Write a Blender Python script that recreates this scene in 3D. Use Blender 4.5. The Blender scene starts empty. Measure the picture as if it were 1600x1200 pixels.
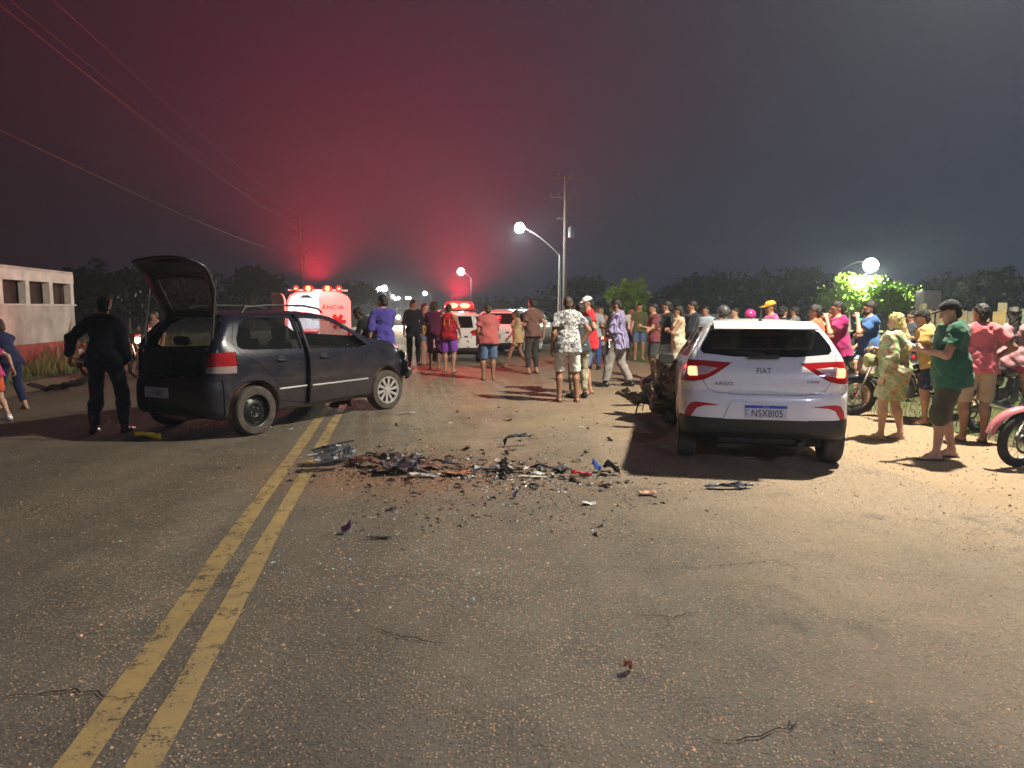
import bpy, bmesh, math, random
import numpy as np
from mathutils import Vector, Matrix
R = math.radians
PI = math.pi
sc = bpy.context.scene
COL = sc.collection
random.seed(7); np.random.seed(7)

# ------------------------------------------------------------------ camera
CAM_H = 1.62; FPX = 1100.0; HORIZ = 482.0; PITCH = math.atan((600 - HORIZ) / FPX)
cd = bpy.data.cameras.new('camera'); cam = bpy.data.objects.new('camera', cd); COL.objects.link(cam)
cam.location = (0, 0, CAM_H); cam.rotation_euler = (PI / 2 - PITCH, 0, 0)
cd.sensor_width = 36; cd.lens = 36 * FPX / 1600; cd.clip_start = 0.05; cd.clip_end = 2000
sc.camera = cam

# ------------------------------------------------------------------ world, exposure
w = bpy.data.worlds.new('World'); sc.world = w; w.use_nodes = True
nt = w.node_tree; bg = nt.nodes['Background']
sky = nt.nodes.new('ShaderNodeTexSky'); sky.sky_type = 'NISHITA'; sky.sun_disc = False
sky.sun_elevation = R(-5); sky.sun_rotation = R(70); sky.altitude = 50; sky.dust_density = 4
mixw = nt.nodes.new('ShaderNodeMix'); mixw.data_type = 'RGBA'; mixw.blend_type = 'ADD'
mixw.inputs[0].default_value = 1.0
nt.links.new(sky.outputs[0], mixw.inputs[6]); mixw.inputs[7].default_value = (0.0125, 0.0088, 0.0145, 1)
tcw = nt.nodes.new('ShaderNodeTexCoord'); spw = nt.nodes.new('ShaderNodeSeparateXYZ'); nt.links.new(tcw.outputs['Generated'], spw.inputs[0])
mrw = nt.nodes.new('ShaderNodeMapRange'); mrw.inputs['From Min'].default_value = -.75; mrw.inputs['From Max'].default_value = .75; nt.links.new(spw.outputs[0], mrw.inputs['Value'])
grw = nt.nodes.new('ShaderNodeMix'); grw.data_type = 'RGBA'; nt.links.new(mrw.outputs[0], grw.inputs[0])
grw.inputs[6].default_value = (.0110, .0022, .0036, 1); grw.inputs[7].default_value = (.0140, .0195, .0370, 1); nt.links.new(grw.outputs[2], mixw.inputs[7])
nt.links.new(mixw.outputs[2], bg.inputs[0]); bg.inputs[1].default_value = 1.0
nt.nodes.remove(sky); mixw.inputs[6].default_value = (0, 0, 0, 1)
vs = sc.view_settings; vs.view_transform = 'Standard'; vs.look = 'None'; vs.gamma = 1; vs.exposure = 0.55
vs.use_curve_mapping = False
cy = sc.cycles
cy.max_bounces = 5; cy.diffuse_bounces = 2; cy.glossy_bounces = 3; cy.transmission_bounces = 5
cy.transparent_max_bounces = 8; cy.volume_bounces = 0; cy.sample_clamp_indirect = 4
cy.caustics_reflective = False; cy.caustics_refractive = False
cy.use_adaptive_sampling = True; cy.adaptive_threshold = 0.02
try:
    cy.use_denoising = True; cy.denoiser = 'OPENIMAGEDENOISE'; cy.denoising_prefilter = 'FAST'
except Exception: pass

# ------------------------------------------------------------------ photograph pixel -> place
cp, sp = math.cos(PITCH), math.sin(PITCH)
def ray(px, py):
    x = (px - 800) / FPX; v = (600 - py) / FPX
    return Vector((x, cp + v * sp, -sp + v * cp))
def G(px, py, z=0.0):
    r = ray(px, py); t = (z - CAM_H) / r.z
    return Vector((r.x * t, r.y * t, z))
def at(px, py, depth):          # point on a pixel's ray at ground distance y = depth
    r = ray(px, py); t = depth / r.y
    return Vector((r.x * t, depth, CAM_H + r.z * t))
VPX = 622.0
RDIR = Vector(((VPX - 800) / FPX, 1, 0)).normalized()   # along the road
RRT = Vector((RDIR.y, -RDIR.x, 0))                      # to its right
RAZ = math.atan2(RDIR.x, RDIR.y)
def rd(off, along, z=0.0):
    p = RRT * off + RDIR * along
    return Vector((p.x, p.y, z))

# ------------------------------------------------------------------ object helpers
def tag(o, label=None, cat=None, group=None, kind=None):
    if label: o['label'] = label
    if cat: o['category'] = cat
    if group: o['group'] = group
    if kind: o['kind'] = kind
    return o
def empty(name, loc=(0, 0, 0), rz=0.0, label=None, cat=None, group=None):
    o = bpy.data.objects.new(name, None); COL.objects.link(o)
    o.location = loc; o.rotation_euler = (0, 0, rz); o.empty_display_size = 0.2
    return tag(o, label, cat, group)
def link(name, me, mat=None, parent=None, loc=None, rot=None):
    o = bpy.data.objects.new(name, me); COL.objects.link(o)
    if mat is not None:
        for m in (mat if isinstance(mat, (list, tuple)) else [mat]): me.materials.append(m)
    if parent: o.parent = parent
    if loc is not None: o.location = loc
    if rot is not None: o.rotation_euler = rot
    return o
def mesh(name, v, f, smooth=False):
    me = bpy.data.meshes.new(name)
    me.from_pydata([tuple(map(float, p)) for p in v], [], [tuple(int(i) for i in q) for q in f])
    if smooth: me.polygons.foreach_set('use_smooth', [True] * len(me.polygons))
    me.update(); return me
def mesh_np(name, V, Q, smooth=True):
    me = bpy.data.meshes.new(name); n = len(V); m = len(Q); k = Q.shape[1] if m else 4
    me.vertices.add(n); me.vertices.foreach_set('co', np.asarray(V, np.float32).ravel())
    me.loops.add(m * k); me.loops.foreach_set('vertex_index', np.asarray(Q, np.int32).ravel())
    me.polygons.add(m); me.polygons.foreach_set('loop_start', np.arange(0, m * k, k, dtype=np.int32))
    me.polygons.foreach_set('use_smooth', np.full(m, smooth, dtype=bool))
    me.update(calc_edges=True); return me
def copy_tree(o, parent=None):
    c = o.copy(); COL.objects.link(c)
    if parent: c.parent = parent
    for ch in o.children: copy_tree(ch, c)
    return c

class MB:
    """collects simple shapes into one mesh"""
    def __init__(s): s.v = []; s.f = []
    def add(s, v, f):
        n = len(s.v); s.v += [tuple(p) for p in v]; s.f += [tuple(i + n for i in q) for q in f]; return s
    def box(s, c, d, rot=None, bev=0.0):
        x, y, z = d[0] / 2, d[1] / 2, d[2] / 2
        if bev <= 0:
            P = [Vector((a * x, b * y, e * z)) for a in (-1, 1) for b in (-1, 1) for e in (-1, 1)]
            F = [(0, 1, 3, 2), (4, 6, 7, 5), (0, 4, 5, 1), (2, 3, 7, 6), (0, 2, 6, 4), (1, 5, 7, 3)]
        else:
            bm = bmesh.new(); bmesh.ops.create_cube(bm, size=1)
            for q in bm.verts: q.co = Vector((q.co.x * 2 * x, q.co.y * 2 * y, q.co.z * 2 * z))
            bmesh.ops.bevel(bm, geom=list(bm.edges), offset=bev, segments=2, affect='EDGES', profile=.5)
            bm.verts.index_update(); P = [q.co.copy() for q in bm.verts]
            F = [tuple(q.index for q in f.verts) for f in bm.faces]; bm.free()
        M = rot if rot is not None else Matrix.Identity(3)
        c = Vector(c)
        return s.add([M @ p + c for p in P], F)
    def tube(s, pts, r, n=8, cap=True):
        pts = [Vector(p) for p in pts]; rr = r if isinstance(r, (list, tuple)) else [r] * len(pts)
        base = len(s.v); V = []; F = []
        up = None
        for i, p in enumerate(pts):
            t = (pts[min(i + 1, len(pts) - 1)] - pts[max(i - 1, 0)]).normalized()
            if up is None:
                up = Vector((0, 0, 1)) if abs(t.z) < .9 else Vector((1, 0, 0))
            a = t.cross(up)
            if a.length < 1e-4: a = t.cross(Vector((0, 1, 0)))
            a.normalize(); b = a.cross(t).normalized(); up = b
            for k in range(n):
                th = 2 * PI * k / n
                V.append(p + (a * math.cos(th) + b * math.sin(th)) * rr[i])
        for i in range(len(pts) - 1):
            for k in range(n):
                F.append((i * n + k, i * n + (k + 1) % n, (i + 1) * n + (k + 1) % n, (i + 1) * n + k))
        if cap: F.append(tuple(range(n))[::-1]); F.append(tuple((len(pts) - 1) * n + k for k in range(n)))
        return s.add(V, F)
    def lathe(s, prof, n=24, M=None, close=False):
        """prof: (radius, height) pairs turned about local Z; M places it"""
        M = M or Matrix.Identity(4); V = []; F = []; m = len(prof)
        for k in range(n):
            th = 2 * PI * k / n
            for r, h in prof: V.append(M @ Vector((r * math.cos(th), r * math.sin(th), h)))
        for k in range(n):
            k2 = (k + 1) % n
            for i in range(m if close else m - 1):
                j = (i + 1) % m
                F.append((k * m + i, k2 * m + i, k2 * m + j, k * m + j))
        return s.add(V, F)
    def prism(s, poly, y0, y1, M=None):
        """polygon in local XZ pushed from y0 to y1"""
        M = M or Matrix.Identity(4); n = len(poly)
        V = [M @ Vector((x, y0, z)) for x, z in poly] + [M @ Vector((x, y1, z)) for x, z in poly]
        F = [tuple(range(n)), tuple(range(2 * n - 1, n - 1, -1))] + [(i, n + i, n + (i + 1) % n, (i + 1) % n) for i in range(n)]
        return s.add(V, F)
    def quad(s, a, b, c, d): return s.add([a, b, c, d], [(0, 1, 2, 3)])
    def build(s, name, mat, parent=None, smooth=False, loc=None, rot=None):
        me = mesh(name, s.v, s.f, smooth)
        bm = bmesh.new(); bm.from_mesh(me); bmesh.ops.recalc_face_normals(bm, faces=bm.faces); bm.to_mesh(me); bm.free()
        if smooth:
            me.polygons.foreach_set('use_smooth', [True] * len(me.polygons))
            try: me.set_sharp_from_angle(angle=R(38))
            except Exception: pass
        return link(name, me, mat, parent, loc, rot)

# ------------------------------------------------------------------ materials
_M = {}
def mat(name, col=(.5, .5, .5), rough=.6, metal=0.0, spec=.5, emit=None, es=0.0, coat=0.0, bump=0.0, bscale=40.0,
        var=0.0, vscale=6.0, alpha=1.0, trans=0.0, ior=1.45, sheen=0.0, sss=0.0):
    if name in _M: return _M[name]
    m = bpy.data.materials.new(name); m.use_nodes = True; nt = m.node_tree
    b = nt.nodes['Principled BSDF']; I = b.inputs
    I['Base Color'].default_value = (*col, 1); I['Roughness'].default_value = rough; I['Metallic'].default_value = metal
    I['Specular IOR Level'].default_value = spec; I['IOR'].default_value = ior
    if coat: I['Coat Weight'].default_value = coat; I['Coat Roughness'].default_value = .05
    if trans: I['Transmission Weight'].default_value = trans
    if alpha < 1: I['Alpha'].default_value = alpha
    if emit: I['Emission Color'].default_value = (*emit, 1); I['Emission Strength'].default_value = es
    if sheen: I['Sheen Weight'].default_value = sheen
    if sss: I['Subsurface Weight'].default_value = sss; I['Subsurface Radius'].default_value = (.03, .01, .006)
    tc = None
    if var or bump:
        tc = nt.nodes.new('ShaderNodeTexCoord')
    if var:
        n = nt.nodes.new('ShaderNodeTexNoise'); n.inputs['Scale'].default_value = vscale; n.inputs['Detail'].default_value = 5
        nt.links.new(tc.outputs['Object'], n.inputs['Vector'])
        rp = nt.nodes.new('ShaderNodeMapRange'); rp.inputs['From Min'].default_value = .3; rp.inputs['From Max'].default_value = .7
        rp.inputs['To Min'].default_value = 1 - var; rp.inputs['To Max'].default_value = 1 + var
        nt.links.new(n.outputs[0], rp.inputs['Value'])
        mx = nt.nodes.new('ShaderNodeMix'); mx.data_type = 'RGBA'; mx.blend_type = 'MULTIPLY'; mx.inputs[0].default_value = 1
        mx.inputs[6].default_value = (*col, 1); nt.links.new(rp.outputs[0], mx.inputs[7]); nt.links.new(mx.outputs[2], I['Base Color'])
    if bump:
        n = nt.nodes.new('ShaderNodeTexNoise'); n.inputs['Scale'].default_value = bscale; n.inputs['Detail'].default_value = 4
        nt.links.new(tc.outputs['Object'], n.inputs['Vector'])
        bp = nt.nodes.new('ShaderNodeBump'); bp.inputs['Strength'].default_value = bump; bp.inputs['Distance'].default_value = .01
        nt.links.new(n.outputs[0], bp.inputs['Height']); nt.links.new(bp.outputs[0], I['Normal'])
    if emit: m.cycles.emission_sampling = 'NONE'
    _M[name] = m; return m
def N(m, t, **kw):
    n = m.node_tree.nodes.new(t)
    for k, v in kw.items():
        if k in ('data_type', 'blend_type', 'operation', 'feature', 'noise_dimensions', 'wave_type', 'bands_direction', 'distance', 'interpolation_type'):
            setattr(n, k, v)
    return n
def new_mat(name):
    m = bpy.data.materials.new(name); m.use_nodes = True; _M[name] = m
    return m, m.node_tree, m.node_tree.nodes['Principled BSDF']

# ------------------------------------------------------------------ lights (at built lamps; the upward red glow spots are added)
def lamp_light(loc, power, col=(1, 1, 1), radius=.12, spot=None, parent=None, aim=None, name='lamp_light', blend=.5):
    ld = bpy.data.lights.new(name, 'SPOT' if spot else 'POINT'); ld.energy = power; ld.color = col
    ld.shadow_soft_size = radius
    if spot: ld.spot_size = R(spot); ld.spot_blend = blend
    o = bpy.data.objects.new(name, ld); COL.objects.link(o); o.location = loc
    if aim is not None:
        o.rotation_euler = Vector(aim).to_track_quat('-Z', 'Y').to_euler()
    if parent: o.parent = parent
    return o
# ================================================================== THE SETTING
def ground_mat(name, kind):
    m, nt, b = new_mat(name); L = nt.links.new
    def nd(t, **k): return N(m, t, **k)
    geo = nd('ShaderNodeNewGeometry'); P = geo.outputs['Position']
    def noise(scale, detail=4, rough=.6, vec=P):
        n = nd('ShaderNodeTexNoise'); n.inputs['Scale'].default_value = scale; n.inputs['Detail'].default_value = detail
        n.inputs['Roughness'].default_value = rough; L(vec, n.inputs['Vector']); return n.outputs[0]
    def rng(v, a, c, lo=0.0, hi=1.0):
        n = nd('ShaderNodeMapRange'); n.inputs['From Min'].default_value = a; n.inputs['From Max'].default_value = c
        n.inputs['To Min'].default_value = lo; n.inputs['To Max'].default_value = hi; L(v, n.inputs['Value']); return n.outputs[0]
    def mix(f, a, c, mode='MIX'):
        n = nd('ShaderNodeMix', data_type='RGBA', blend_type=mode)
        if isinstance(f, float): n.inputs[0].default_value = f
        else: L(f, n.inputs[0])
        for s, q in ((6, a), (7, c)):
            if isinstance(q, tuple): n.inputs[s].default_value = (*q, 1)
            else: L(q, n.inputs[s])
        return n.outputs[2]
    def mth(op, a, c):
        n = nd('ShaderNodeMath', operation=op)
        for s, q in ((0, a), (1, c)):
            if isinstance(q, (int, float)): n.inputs[s].default_value = q
            else: L(q, n.inputs[s])
        return n.outputs[0]
    I = b.inputs
    if kind == 'asphalt':
        big = noise(.35, 3); mid = noise(2.2, 5); fine = noise(55, 6, .7)
        vo = nd('ShaderNodeTexVoronoi'); vo.inputs['Scale'].default_value = 62; vo.inputs['Randomness'].default_value = 1; L(P, vo.inputs['Vector'])
        cell = nd('ShaderNodeSeparateColor'); L(vo.outputs['Color'], cell.inputs[0])
        base = mix(rng(fine, .35, .7), (.034, .029, .022), (.165, .134, .098))
        base = mix(rng(mid, .35, .7), base, (.135, .110, .082))
        # pale and rusty aggregate showing through the binder
        stone = rng(vo.outputs['Distance'], .42, .28)
        pick = rng(cell.outputs[0], .50, .55)
        st = mth('MULTIPLY', stone, pick)
        patch = rng(noise(.9, 4), .38, .6)
        st = mth('MULTIPLY', st, rng(patch, 0, 1, .35, 1))
        stc = mix(cell.outputs[1], (.44, .23, .12), (.46, .36, .26))
        base = mix(st, base, stc)
        # tyre polished lanes and old patches, drawn out along the road
        mp = nd('ShaderNodeMapping'); mp.inputs['Rotation'].default_value = (0, 0, RAZ); mp.inputs['Scale'].default_value = (1.0, .12, 1); L(P, mp.inputs[0])
        lane = rng(noise(1.1, 5, .6, mp.outputs[0]), .38, .62); base = mix(mth('MULTIPLY', lane, .42), base, (.045, .038, .030))
        # sand dust carried on to the road; increased at right to paint lamp glare too
        sx = nd('ShaderNodeSeparateXYZ'); L(P, sx.inputs[0])
        lat = mth('ADD', mth('MULTIPLY', sx.outputs[0], RRT.x), mth('MULTIPLY', sx.outputs[1], RRT.y))
        alg = mth('ADD', mth('MULTIPLY', sx.outputs[0], RDIR.x), mth('MULTIPLY', sx.outputs[1], RDIR.y))
        d1 = rng(lat, 0.6, 5.2); d2 = rng(alg, 4.2, 13.0)
        dd = mth('MAXIMUM', mth('MULTIPLY', rng(lat, .2, 4.2), 1.0), mth('MULTIPLY', d2, rng(lat, -2.2, 1.2)))
        dn = mth('ADD', dd, mth('MULTIPLY', mth('SUBTRACT', noise(.8, 6, .65), .5), 1.3))
        dust = rng(dn, .3, .95)
        dustc = mix(fine, (.30, .215, .135), (.20, .145, .095))
        base = mix(mth('MULTIPLY', dust, .78), base, dustc)
        # reddish spilled soil about the wreckage
        c0 = G(640, 745); dx = mth('SUBTRACT', sx.outputs[0], c0.x); dy = mth('SUBTRACT', sx.outputs[1], c0.y + .1)
        rr = mth('SQRT', mth('ADD', mth('MULTIPLY', mth('MULTIPLY', dx, dx), .32), mth('MULTIPLY', dy, dy)), 0)
        spill = mth('ADD', rng(rr, 1.35, .2), mth('MULTIPLY', mth('SUBTRACT', noise(1.7, 6, .7), .5), 1.3))
        base = mix(mth('MULTIPLY', rng(spill, .2, .85), .85), base, (.17, .092, .052))
        # oil and tyre stains
        stn = rng(noise(.9, 6, .75), .56, .68)
        base = mix(mth('MULTIPLY', stn, .55), base, (.03, .028, .026))
        L(base, I['Base Color']); I['Roughness'].default_value = .78; I['Specular IOR Level'].default_value = .35
        h = mth('ADD', mth('MULTIPLY', stone, .8), mth('MULTIPLY', fine, .9))
        h = mth('ADD', h, mth('MULTIPLY', noise(18, 4), .9))
        bp = nd('ShaderNodeBump'); bp.inputs['Strength'].default_value = .9; bp.inputs['Distance'].default_value = .012
        L(h, bp.inputs['Height']); L(bp.outputs[0], I['Normal'])
    elif kind == 'paint':
        wear = noise(7, 8, .75); fine = noise(70, 5, .7)
        c = mix(rng(noise(1.5, 3), .3, .7), (.31, .205, .07), (.20, .14, .06))
        k = mth('ADD', wear, mth('MULTIPLY', mth('SUBTRACT', fine, .5), .7))
        c = mix(rng(k, .46, .68), c, (.15, .115, .07))
        L(c, I['Base Color']); I['Roughness'].default_value = .6
        tr = mth('SUBTRACT', 1.0, mth('MULTIPLY', rng(k, .56, .66), .9)); L(tr, I['Alpha'])
        bp = nd('ShaderNodeBump'); bp.inputs['Strength'].default_value = .7; bp.inputs['Distance'].default_value = .008
        L(fine, bp.inputs['Height']); L(bp.outputs[0], I['Normal'])
    elif kind == 'dirt':
        mid = noise(1.6, 6, .65); fine = noise(45, 6, .7); big = noise(.3, 3)
        c = mix(rng(mid, .3, .7), (.225, .155, .09), (.15, .10, .06))
        c = mix(rng(fine, .3, .75), c, (.25, .18, .11)); c = mix(rng(noise(9, 6, .7), .6, .75), c, (.13, .09, .055))
        L(c, I['Base Color']); I['Roughness'].default_value = .95
        bp = nd('ShaderNodeBump'); bp.inputs['Strength'].default_value = .8; bp.inputs['Distance'].default_value = .03
        L(mth('ADD', mth('MULTIPLY', fine, .3), noise(6, 6)), bp.inputs['Height']); L(bp.outputs[0], I['Normal'])
    elif kind == 'soil':
        mid = noise(1.1, 6, .65); fine = noise(30, 6, .7)
        c = mix(rng(mid, .35, .65), (.05, .065, .022), (.13, .09, .05)); c = mix(rng(fine, .4, .7), c, (.07, .08, .03))
        L(c, I['Base Color']); I['Roughness'].default_value = .95
        bp = nd('ShaderNodeBump'); bp.inputs['Strength'].default_value = .8; bp.inputs['Distance'].default_value = .05
        L(fine, bp.inputs['Height']); L(bp.outputs[0], I['Normal'])
    return m
M_ASPH = ground_mat('worn_asphalt', 'asphalt'); M_LINE = ground_mat('worn_yellow_paint', 'paint')
M_DIRT = ground_mat('sandy_dirt', 'dirt'); M_SOIL = ground_mat('grassy_soil', 'soil')

RL, RR_ = -7.1, 4.75       # road edges, measured from the camera across the road
def strip(name, o0, o1, a0, a1, z, m, na=80, rag0=0.0, rag1=0.0, seed=0, kind='structure', parent=None):
    rng_ = random.Random(seed); V = []; F = []
    def rag(a, amp, s): return amp * (math.sin(a * 1.3 + s) * .4 + math.sin(a * 3.1 + s * 2) * .3 + math.sin(a * 7.7 + s * 3) * .2 + rng_.uniform(-.2, .2))
    for i in range(na + 1):
        t = i / na; a = a0 + (a1 - a0) * t ** 2 if a0 > -20 and a1 > 60 else a0 + (a1 - a0) * t
        V.append(rd(o0 + rag(a, rag0, seed), a, z)); V.append(rd(o1 + rag(a, rag1, seed + 5), a, z))
    for i in range(na): F.append((2 * i, 2 * i + 1, 2 * i + 3, 2 * i + 2))
    o = link(name, mesh(name, V, F), m, parent)
    if kind: o['kind'] = kind
    return o
g = link('ground', mesh('ground', [(-900, -300, -.016), (900, -300, -.016), (900, 1500, -.016), (-900, 1500, -.016)], [(0, 1, 2, 3)]), M_SOIL); g['kind'] = 'structure'
strip('dirt_shoulder', 3.9, 7.3, -12, 260, -.006, M_DIRT, 260, .1, .42, 3)
strip('dirt_verge', -8.1, -6.7, -12, 260, -.008, M_DIRT, 200, .25, .1, 9)
strip('road', RL, RR_, -12, 420, 0.0, M_ASPH, 300, .09, .16, 2)
strip('yellow_line', -1.235, -1.105, -12, 420, .004, M_LINE, 900, .010, .010, 4)
strip('yellow_line', -.985, -.862, -12, 420, .004, M_LINE, 900, .010, .010, 5)

# cracks: narrow broken seams
M_CRK = mat('crack_shadow', (.015, .013, .012), 1.0, spec=.1)
def crack(pts, wd=.008, seed=1):
    rg = random.Random(seed); P = [G(*p) for p in pts]; L = []
    for a, c in zip(P[:-1], P[1:]):
        n = max(2, int((c - a).length / .035))
        for i in range(n): L.append(a.lerp(c, i / n) + Vector((rg.gauss(0, .009), rg.gauss(0, .009), 0)))
    V = []; F = []
    for i, p in enumerate(L):
        t = (L[min(i + 1, len(L) - 1)] - L[max(i - 1, 0)]); n = Vector((-t.y, t.x, 0))
        if n.length < 1e-5: n = Vector((0, 1, 0))
        n.normalize(); ww = wd * rg.uniform(.25, 1) * (1 - abs(2 * i / len(L) - 1) ** 3)
        V += [p + n * ww / 2 + Vector((0, 0, .009)), p - n * ww / 2 + Vector((0, 0, .009))]
    for i in range(len(L) - 1): F.append((2 * i, 2 * i + 1, 2 * i + 3, 2 * i + 2))
    o = link('road_crack', mesh('road_crack', V, F), M_CRK); o['kind'] = 'structure'
crack([(1095, 1155), (1140, 1160), (1195, 1150), (1232, 1143), (1250, 1120)], .013, 1)
crack([(1232, 1143), (1228, 1118)], .008, 2)
crack([(980, 962), (1050, 966), (1100, 955)], .008, 3)
crack([(0, 1093), (70, 1084), (140, 1082), (190, 1093), (235, 1090)], .012, 4)
crack([(570, 975), (600, 990), (660, 1003), (720, 1010)], .009, 5)
crack([(240, 905), (320, 902), (390, 893)], .007, 6)
crack([(560, 905), (620, 902), (720, 900)], .006, 7)
crack([(1010, 885), (1090, 890), (1200, 878), (1290, 890)], .008, 8)

# loose aggregate standing proud of the near road
def pebbles(name, n, area, size, m, seed, z=.0, flat=.6, kind='stuff', maskf=None):
    rg = np.random.RandomState(seed)
    off = rg.uniform(area[0], area[1], n); al = area[2] + (area[3] - area[2]) * rg.uniform(0, 1, n) ** 1.3
    if maskf is not None: k = maskf(off, al, rg); off, al = off[k], al[k]; n = len(off)
    s = rg.lognormal(math.log(size), .35, n); cx = RRT.x * off + RDIR.x * al; cyy = RRT.y * off + RDIR.y * al
    base = np.array([(1, 0, 0), (-.5, .87, 0), (-.5, -.87, 0), (.1, .1, 1.0), (-.2, 0, -.6)], float)
    F = np.array([(0, 1, 3), (1, 2, 3), (2, 0, 3), (1, 0, 4), (2, 1, 4), (0, 2, 4)])
    th = rg.uniform(0, 2 * PI, n); c, s_ = np.cos(th), np.sin(th)
    B = base[None] * (1 + rg.uniform(-.35, .35, (n, 5, 3)))
    X = (B[..., 0] * c[:, None] - B[..., 1] * s_[:, None]) * s[:, None] + cx[:, None]
    Y = (B[..., 0] * s_[:, None] + B[..., 1] * c[:, None]) * s[:, None] * .8 + cyy[:, None]
    Z = B[..., 2] * s[:, None] * flat + z
    V = np.stack([X, Y, Z], -1).reshape(-1, 3); Q = (F[None] + np.arange(n)[:, None, None] * 5).reshape(-1, 3)
    o = link(name, mesh_np(name, V, Q, False), m)
    if kind: o['kind'] = kind
    return o
M_PEB = mat('rusty_aggregate', (.50, .27, .14), .7, var=.5, vscale=30); M_PEB2 = mat('pale_aggregate', (.40, .36, .30), .7, var=.4, vscale=30)
def mk(off, al, rg):
    return rg.uniform(0, 1, len(off)) < (.25 + .75 * (np.sin(off * 2.1 + 1) * np.sin(al * 1.7 + off) > -.1)) * np.clip(1.25 - np.abs(off - .9) / 3.6, .12, 1)
pebbles('aggregate', 24000, (-3.8, 4.5, .9, 8.5), .0056, M_PEB, 11, maskf=mk)
pebbles('aggregate', 7000, (-4.5, 4.6, .9, 9), .0042, M_PEB2, 12, maskf=mk)
M_SAND = mat('pebble_sand', (.26, .19, .12), .9, var=.4, vscale=20)
pebbles('gravel', 7000, (3.7, 7.6, 3, 24), .008, M_SAND, 13, z=0)
pebbles('gravel', 2500, (-1.0, 4.8, 6, 18), .007, M_SAND, 14, z=0)

# grass
def grass(name, n, area, hgt, m, seed, clump=1.0):
    rg = np.random.RandomState(seed); off = rg.uniform(area[0], area[1], n); al = rg.uniform(area[2], area[3], n)
    k = (np.sin(off * 1.9 + seed) * np.sin(al * .9 + off * .6) + rg.uniform(-.9, .9, n)) > -.35; off, al = off[k], al[k]; n = len(off)
    x = RRT.x * off + RDIR.x * al; y = RRT.y * off + RDIR.y * al
    h = hgt * rg.lognormal(0, .4, n) * (.55 + .6 * (np.sin(off * 3 + al * 1.7) * .5 + .5)); th = rg.uniform(0, 2 * PI, n); wd = .004 + .12 * h * rg.uniform(.05, .12, n) * 3
    lx, ly = np.cos(th), np.sin(th); bend = rg.uniform(.1, .8, n) * h; bt = rg.uniform(0, 2 * PI, n); bx, by = np.cos(bt) * bend, np.sin(bt) * bend
    z0 = np.zeros(n) - .016
    P = np.stack([np.stack([x - lx * wd, y - ly * wd, z0], 1), np.stack([x + lx * wd, y + ly * wd, z0], 1),
                  np.stack([x + lx * wd * .6 + bx * .4, y + ly * wd * .6 + by * .4, h * .6], 1), np.stack([x + bx, y + by, h], 1),
                  np.stack([x - lx * wd * .6 + bx * .4, y - ly * wd * .6 + by * .4, h * .6], 1)], 1).reshape(-1, 3)
    F = (np.array([(0, 1, 2), (0, 2, 4), (4, 2, 3)])[None] + np.arange(n)[:, None, None] * 5).reshape(-1, 3)
    o = link(name, mesh_np(name, P, F, False), m); o['kind'] = 'stuff'; return o
M_GR = mat('green_grass', (.085, .17, .03), .6, var=.45, vscale=1.5); M_GRD = mat('dry_grass', (.20, .17, .07), .7, var=.4, vscale=2)
grass('grass', 30000, (7.2, 13, 4, 30), .07, M_GR, 21); grass('grass', 5000, (7.6, 14, 4, 32), .13, M_GRD, 22)
grass('grass', 12000, (-10.5, -8.0, 8, 34), .10, M_GR, 23); grass('grass', 7000, (-10.6, -8.6, 8, 34), .32, M_GRD, 24)
grass('grass', 9000, (6.6, 24, 28, 70), .22, M_GR, 25)
# ================================================================== street lamps
M_STEEL = mat('galvanised_steel', (.20, .20, .20), .55, .6, var=.15, vscale=8)
M_CONC = mat('pole_concrete', (.34, .32, .29), .85, bump=.3, bscale=20, var=.2)
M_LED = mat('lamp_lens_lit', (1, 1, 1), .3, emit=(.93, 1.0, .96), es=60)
M_LHEAD = mat('lamp_housing', (.10, .10, .11), .6, .3)
def street_lamp(base, head, label, power, col=(.92, 1, .95), pole_h=None, group='street lamps along the road', big=1.0, spot=None, steel=True, lens=.16, radius=.15):
    """tapered pole at base, curved arm to the lamp head"""
    b = Vector(base); h = Vector(head); t = empty('street_lamp', b, 0, label, 'street lamp', group)
    hl = h - b; ph = pole_h or hl.z - 1.2
    MB().tube([(0, 0, 0), (0, 0, ph * .5), (0, 0, ph)], [.10 * big, .08 * big, .055 * big], 10).build('pole', M_STEEL if steel else M_CONC, t, True)
    s = Vector((0, 0, ph - .02)); e = hl; pts = []
    for i in range(9):
        u = i / 8; pts.append(s.lerp(e, u) + Vector((0, 0, .25 * math.sin(u * PI) * (e - s).length * .25)))
    MB().tube(pts, .032 * big, 8).build('arm', M_STEEL, t, True)
    dr = Vector((hl.x, hl.y, 0)).normalized() if Vector((hl.x, hl.y, 0)).length > .05 else Vector((1, 0, 0))
    M3 = Matrix((dr, Vector((-dr.y, dr.x, 0)), Vector((0, 0, 1)))).transposed()
    hd = MB().box(hl + Vector((0, 0, .03)) * big, (.62 * big, .28 * big, .1 * big), M3, .03 * big).build('lamp_head', M_LHEAD, t, True)
    Mx = Matrix.Translation(hl + Vector((0, 0, -.05 * big - lens * .3)))
    MB().lathe([(0, -1.0 * lens), (lens * .5, -.87 * lens), (lens * .87, -.5 * lens), (lens, 0), (lens * .87, .5 * lens), (lens * .5, .87 * lens), (0, lens)], 16, Mx).build('lamp_lens', M_LED, t, True)  # lens sphere enlarged on many lamps to build their glare into its shape
    lamp_light(hl + Vector((0, 0, -.05 * big - lens * 1.45)), power, col, radius, spot, t, (0, 0, -1))
    return t
# the lamp whose glare comes over the top right edge of the photograph
street_lamp((8.6, 9.4, 0), (6.1, 9.0, 8.0), 'tall street lamp whose glare comes from above the top right of the view', 8200, (1.0, .92, .74), spot=None)
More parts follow.
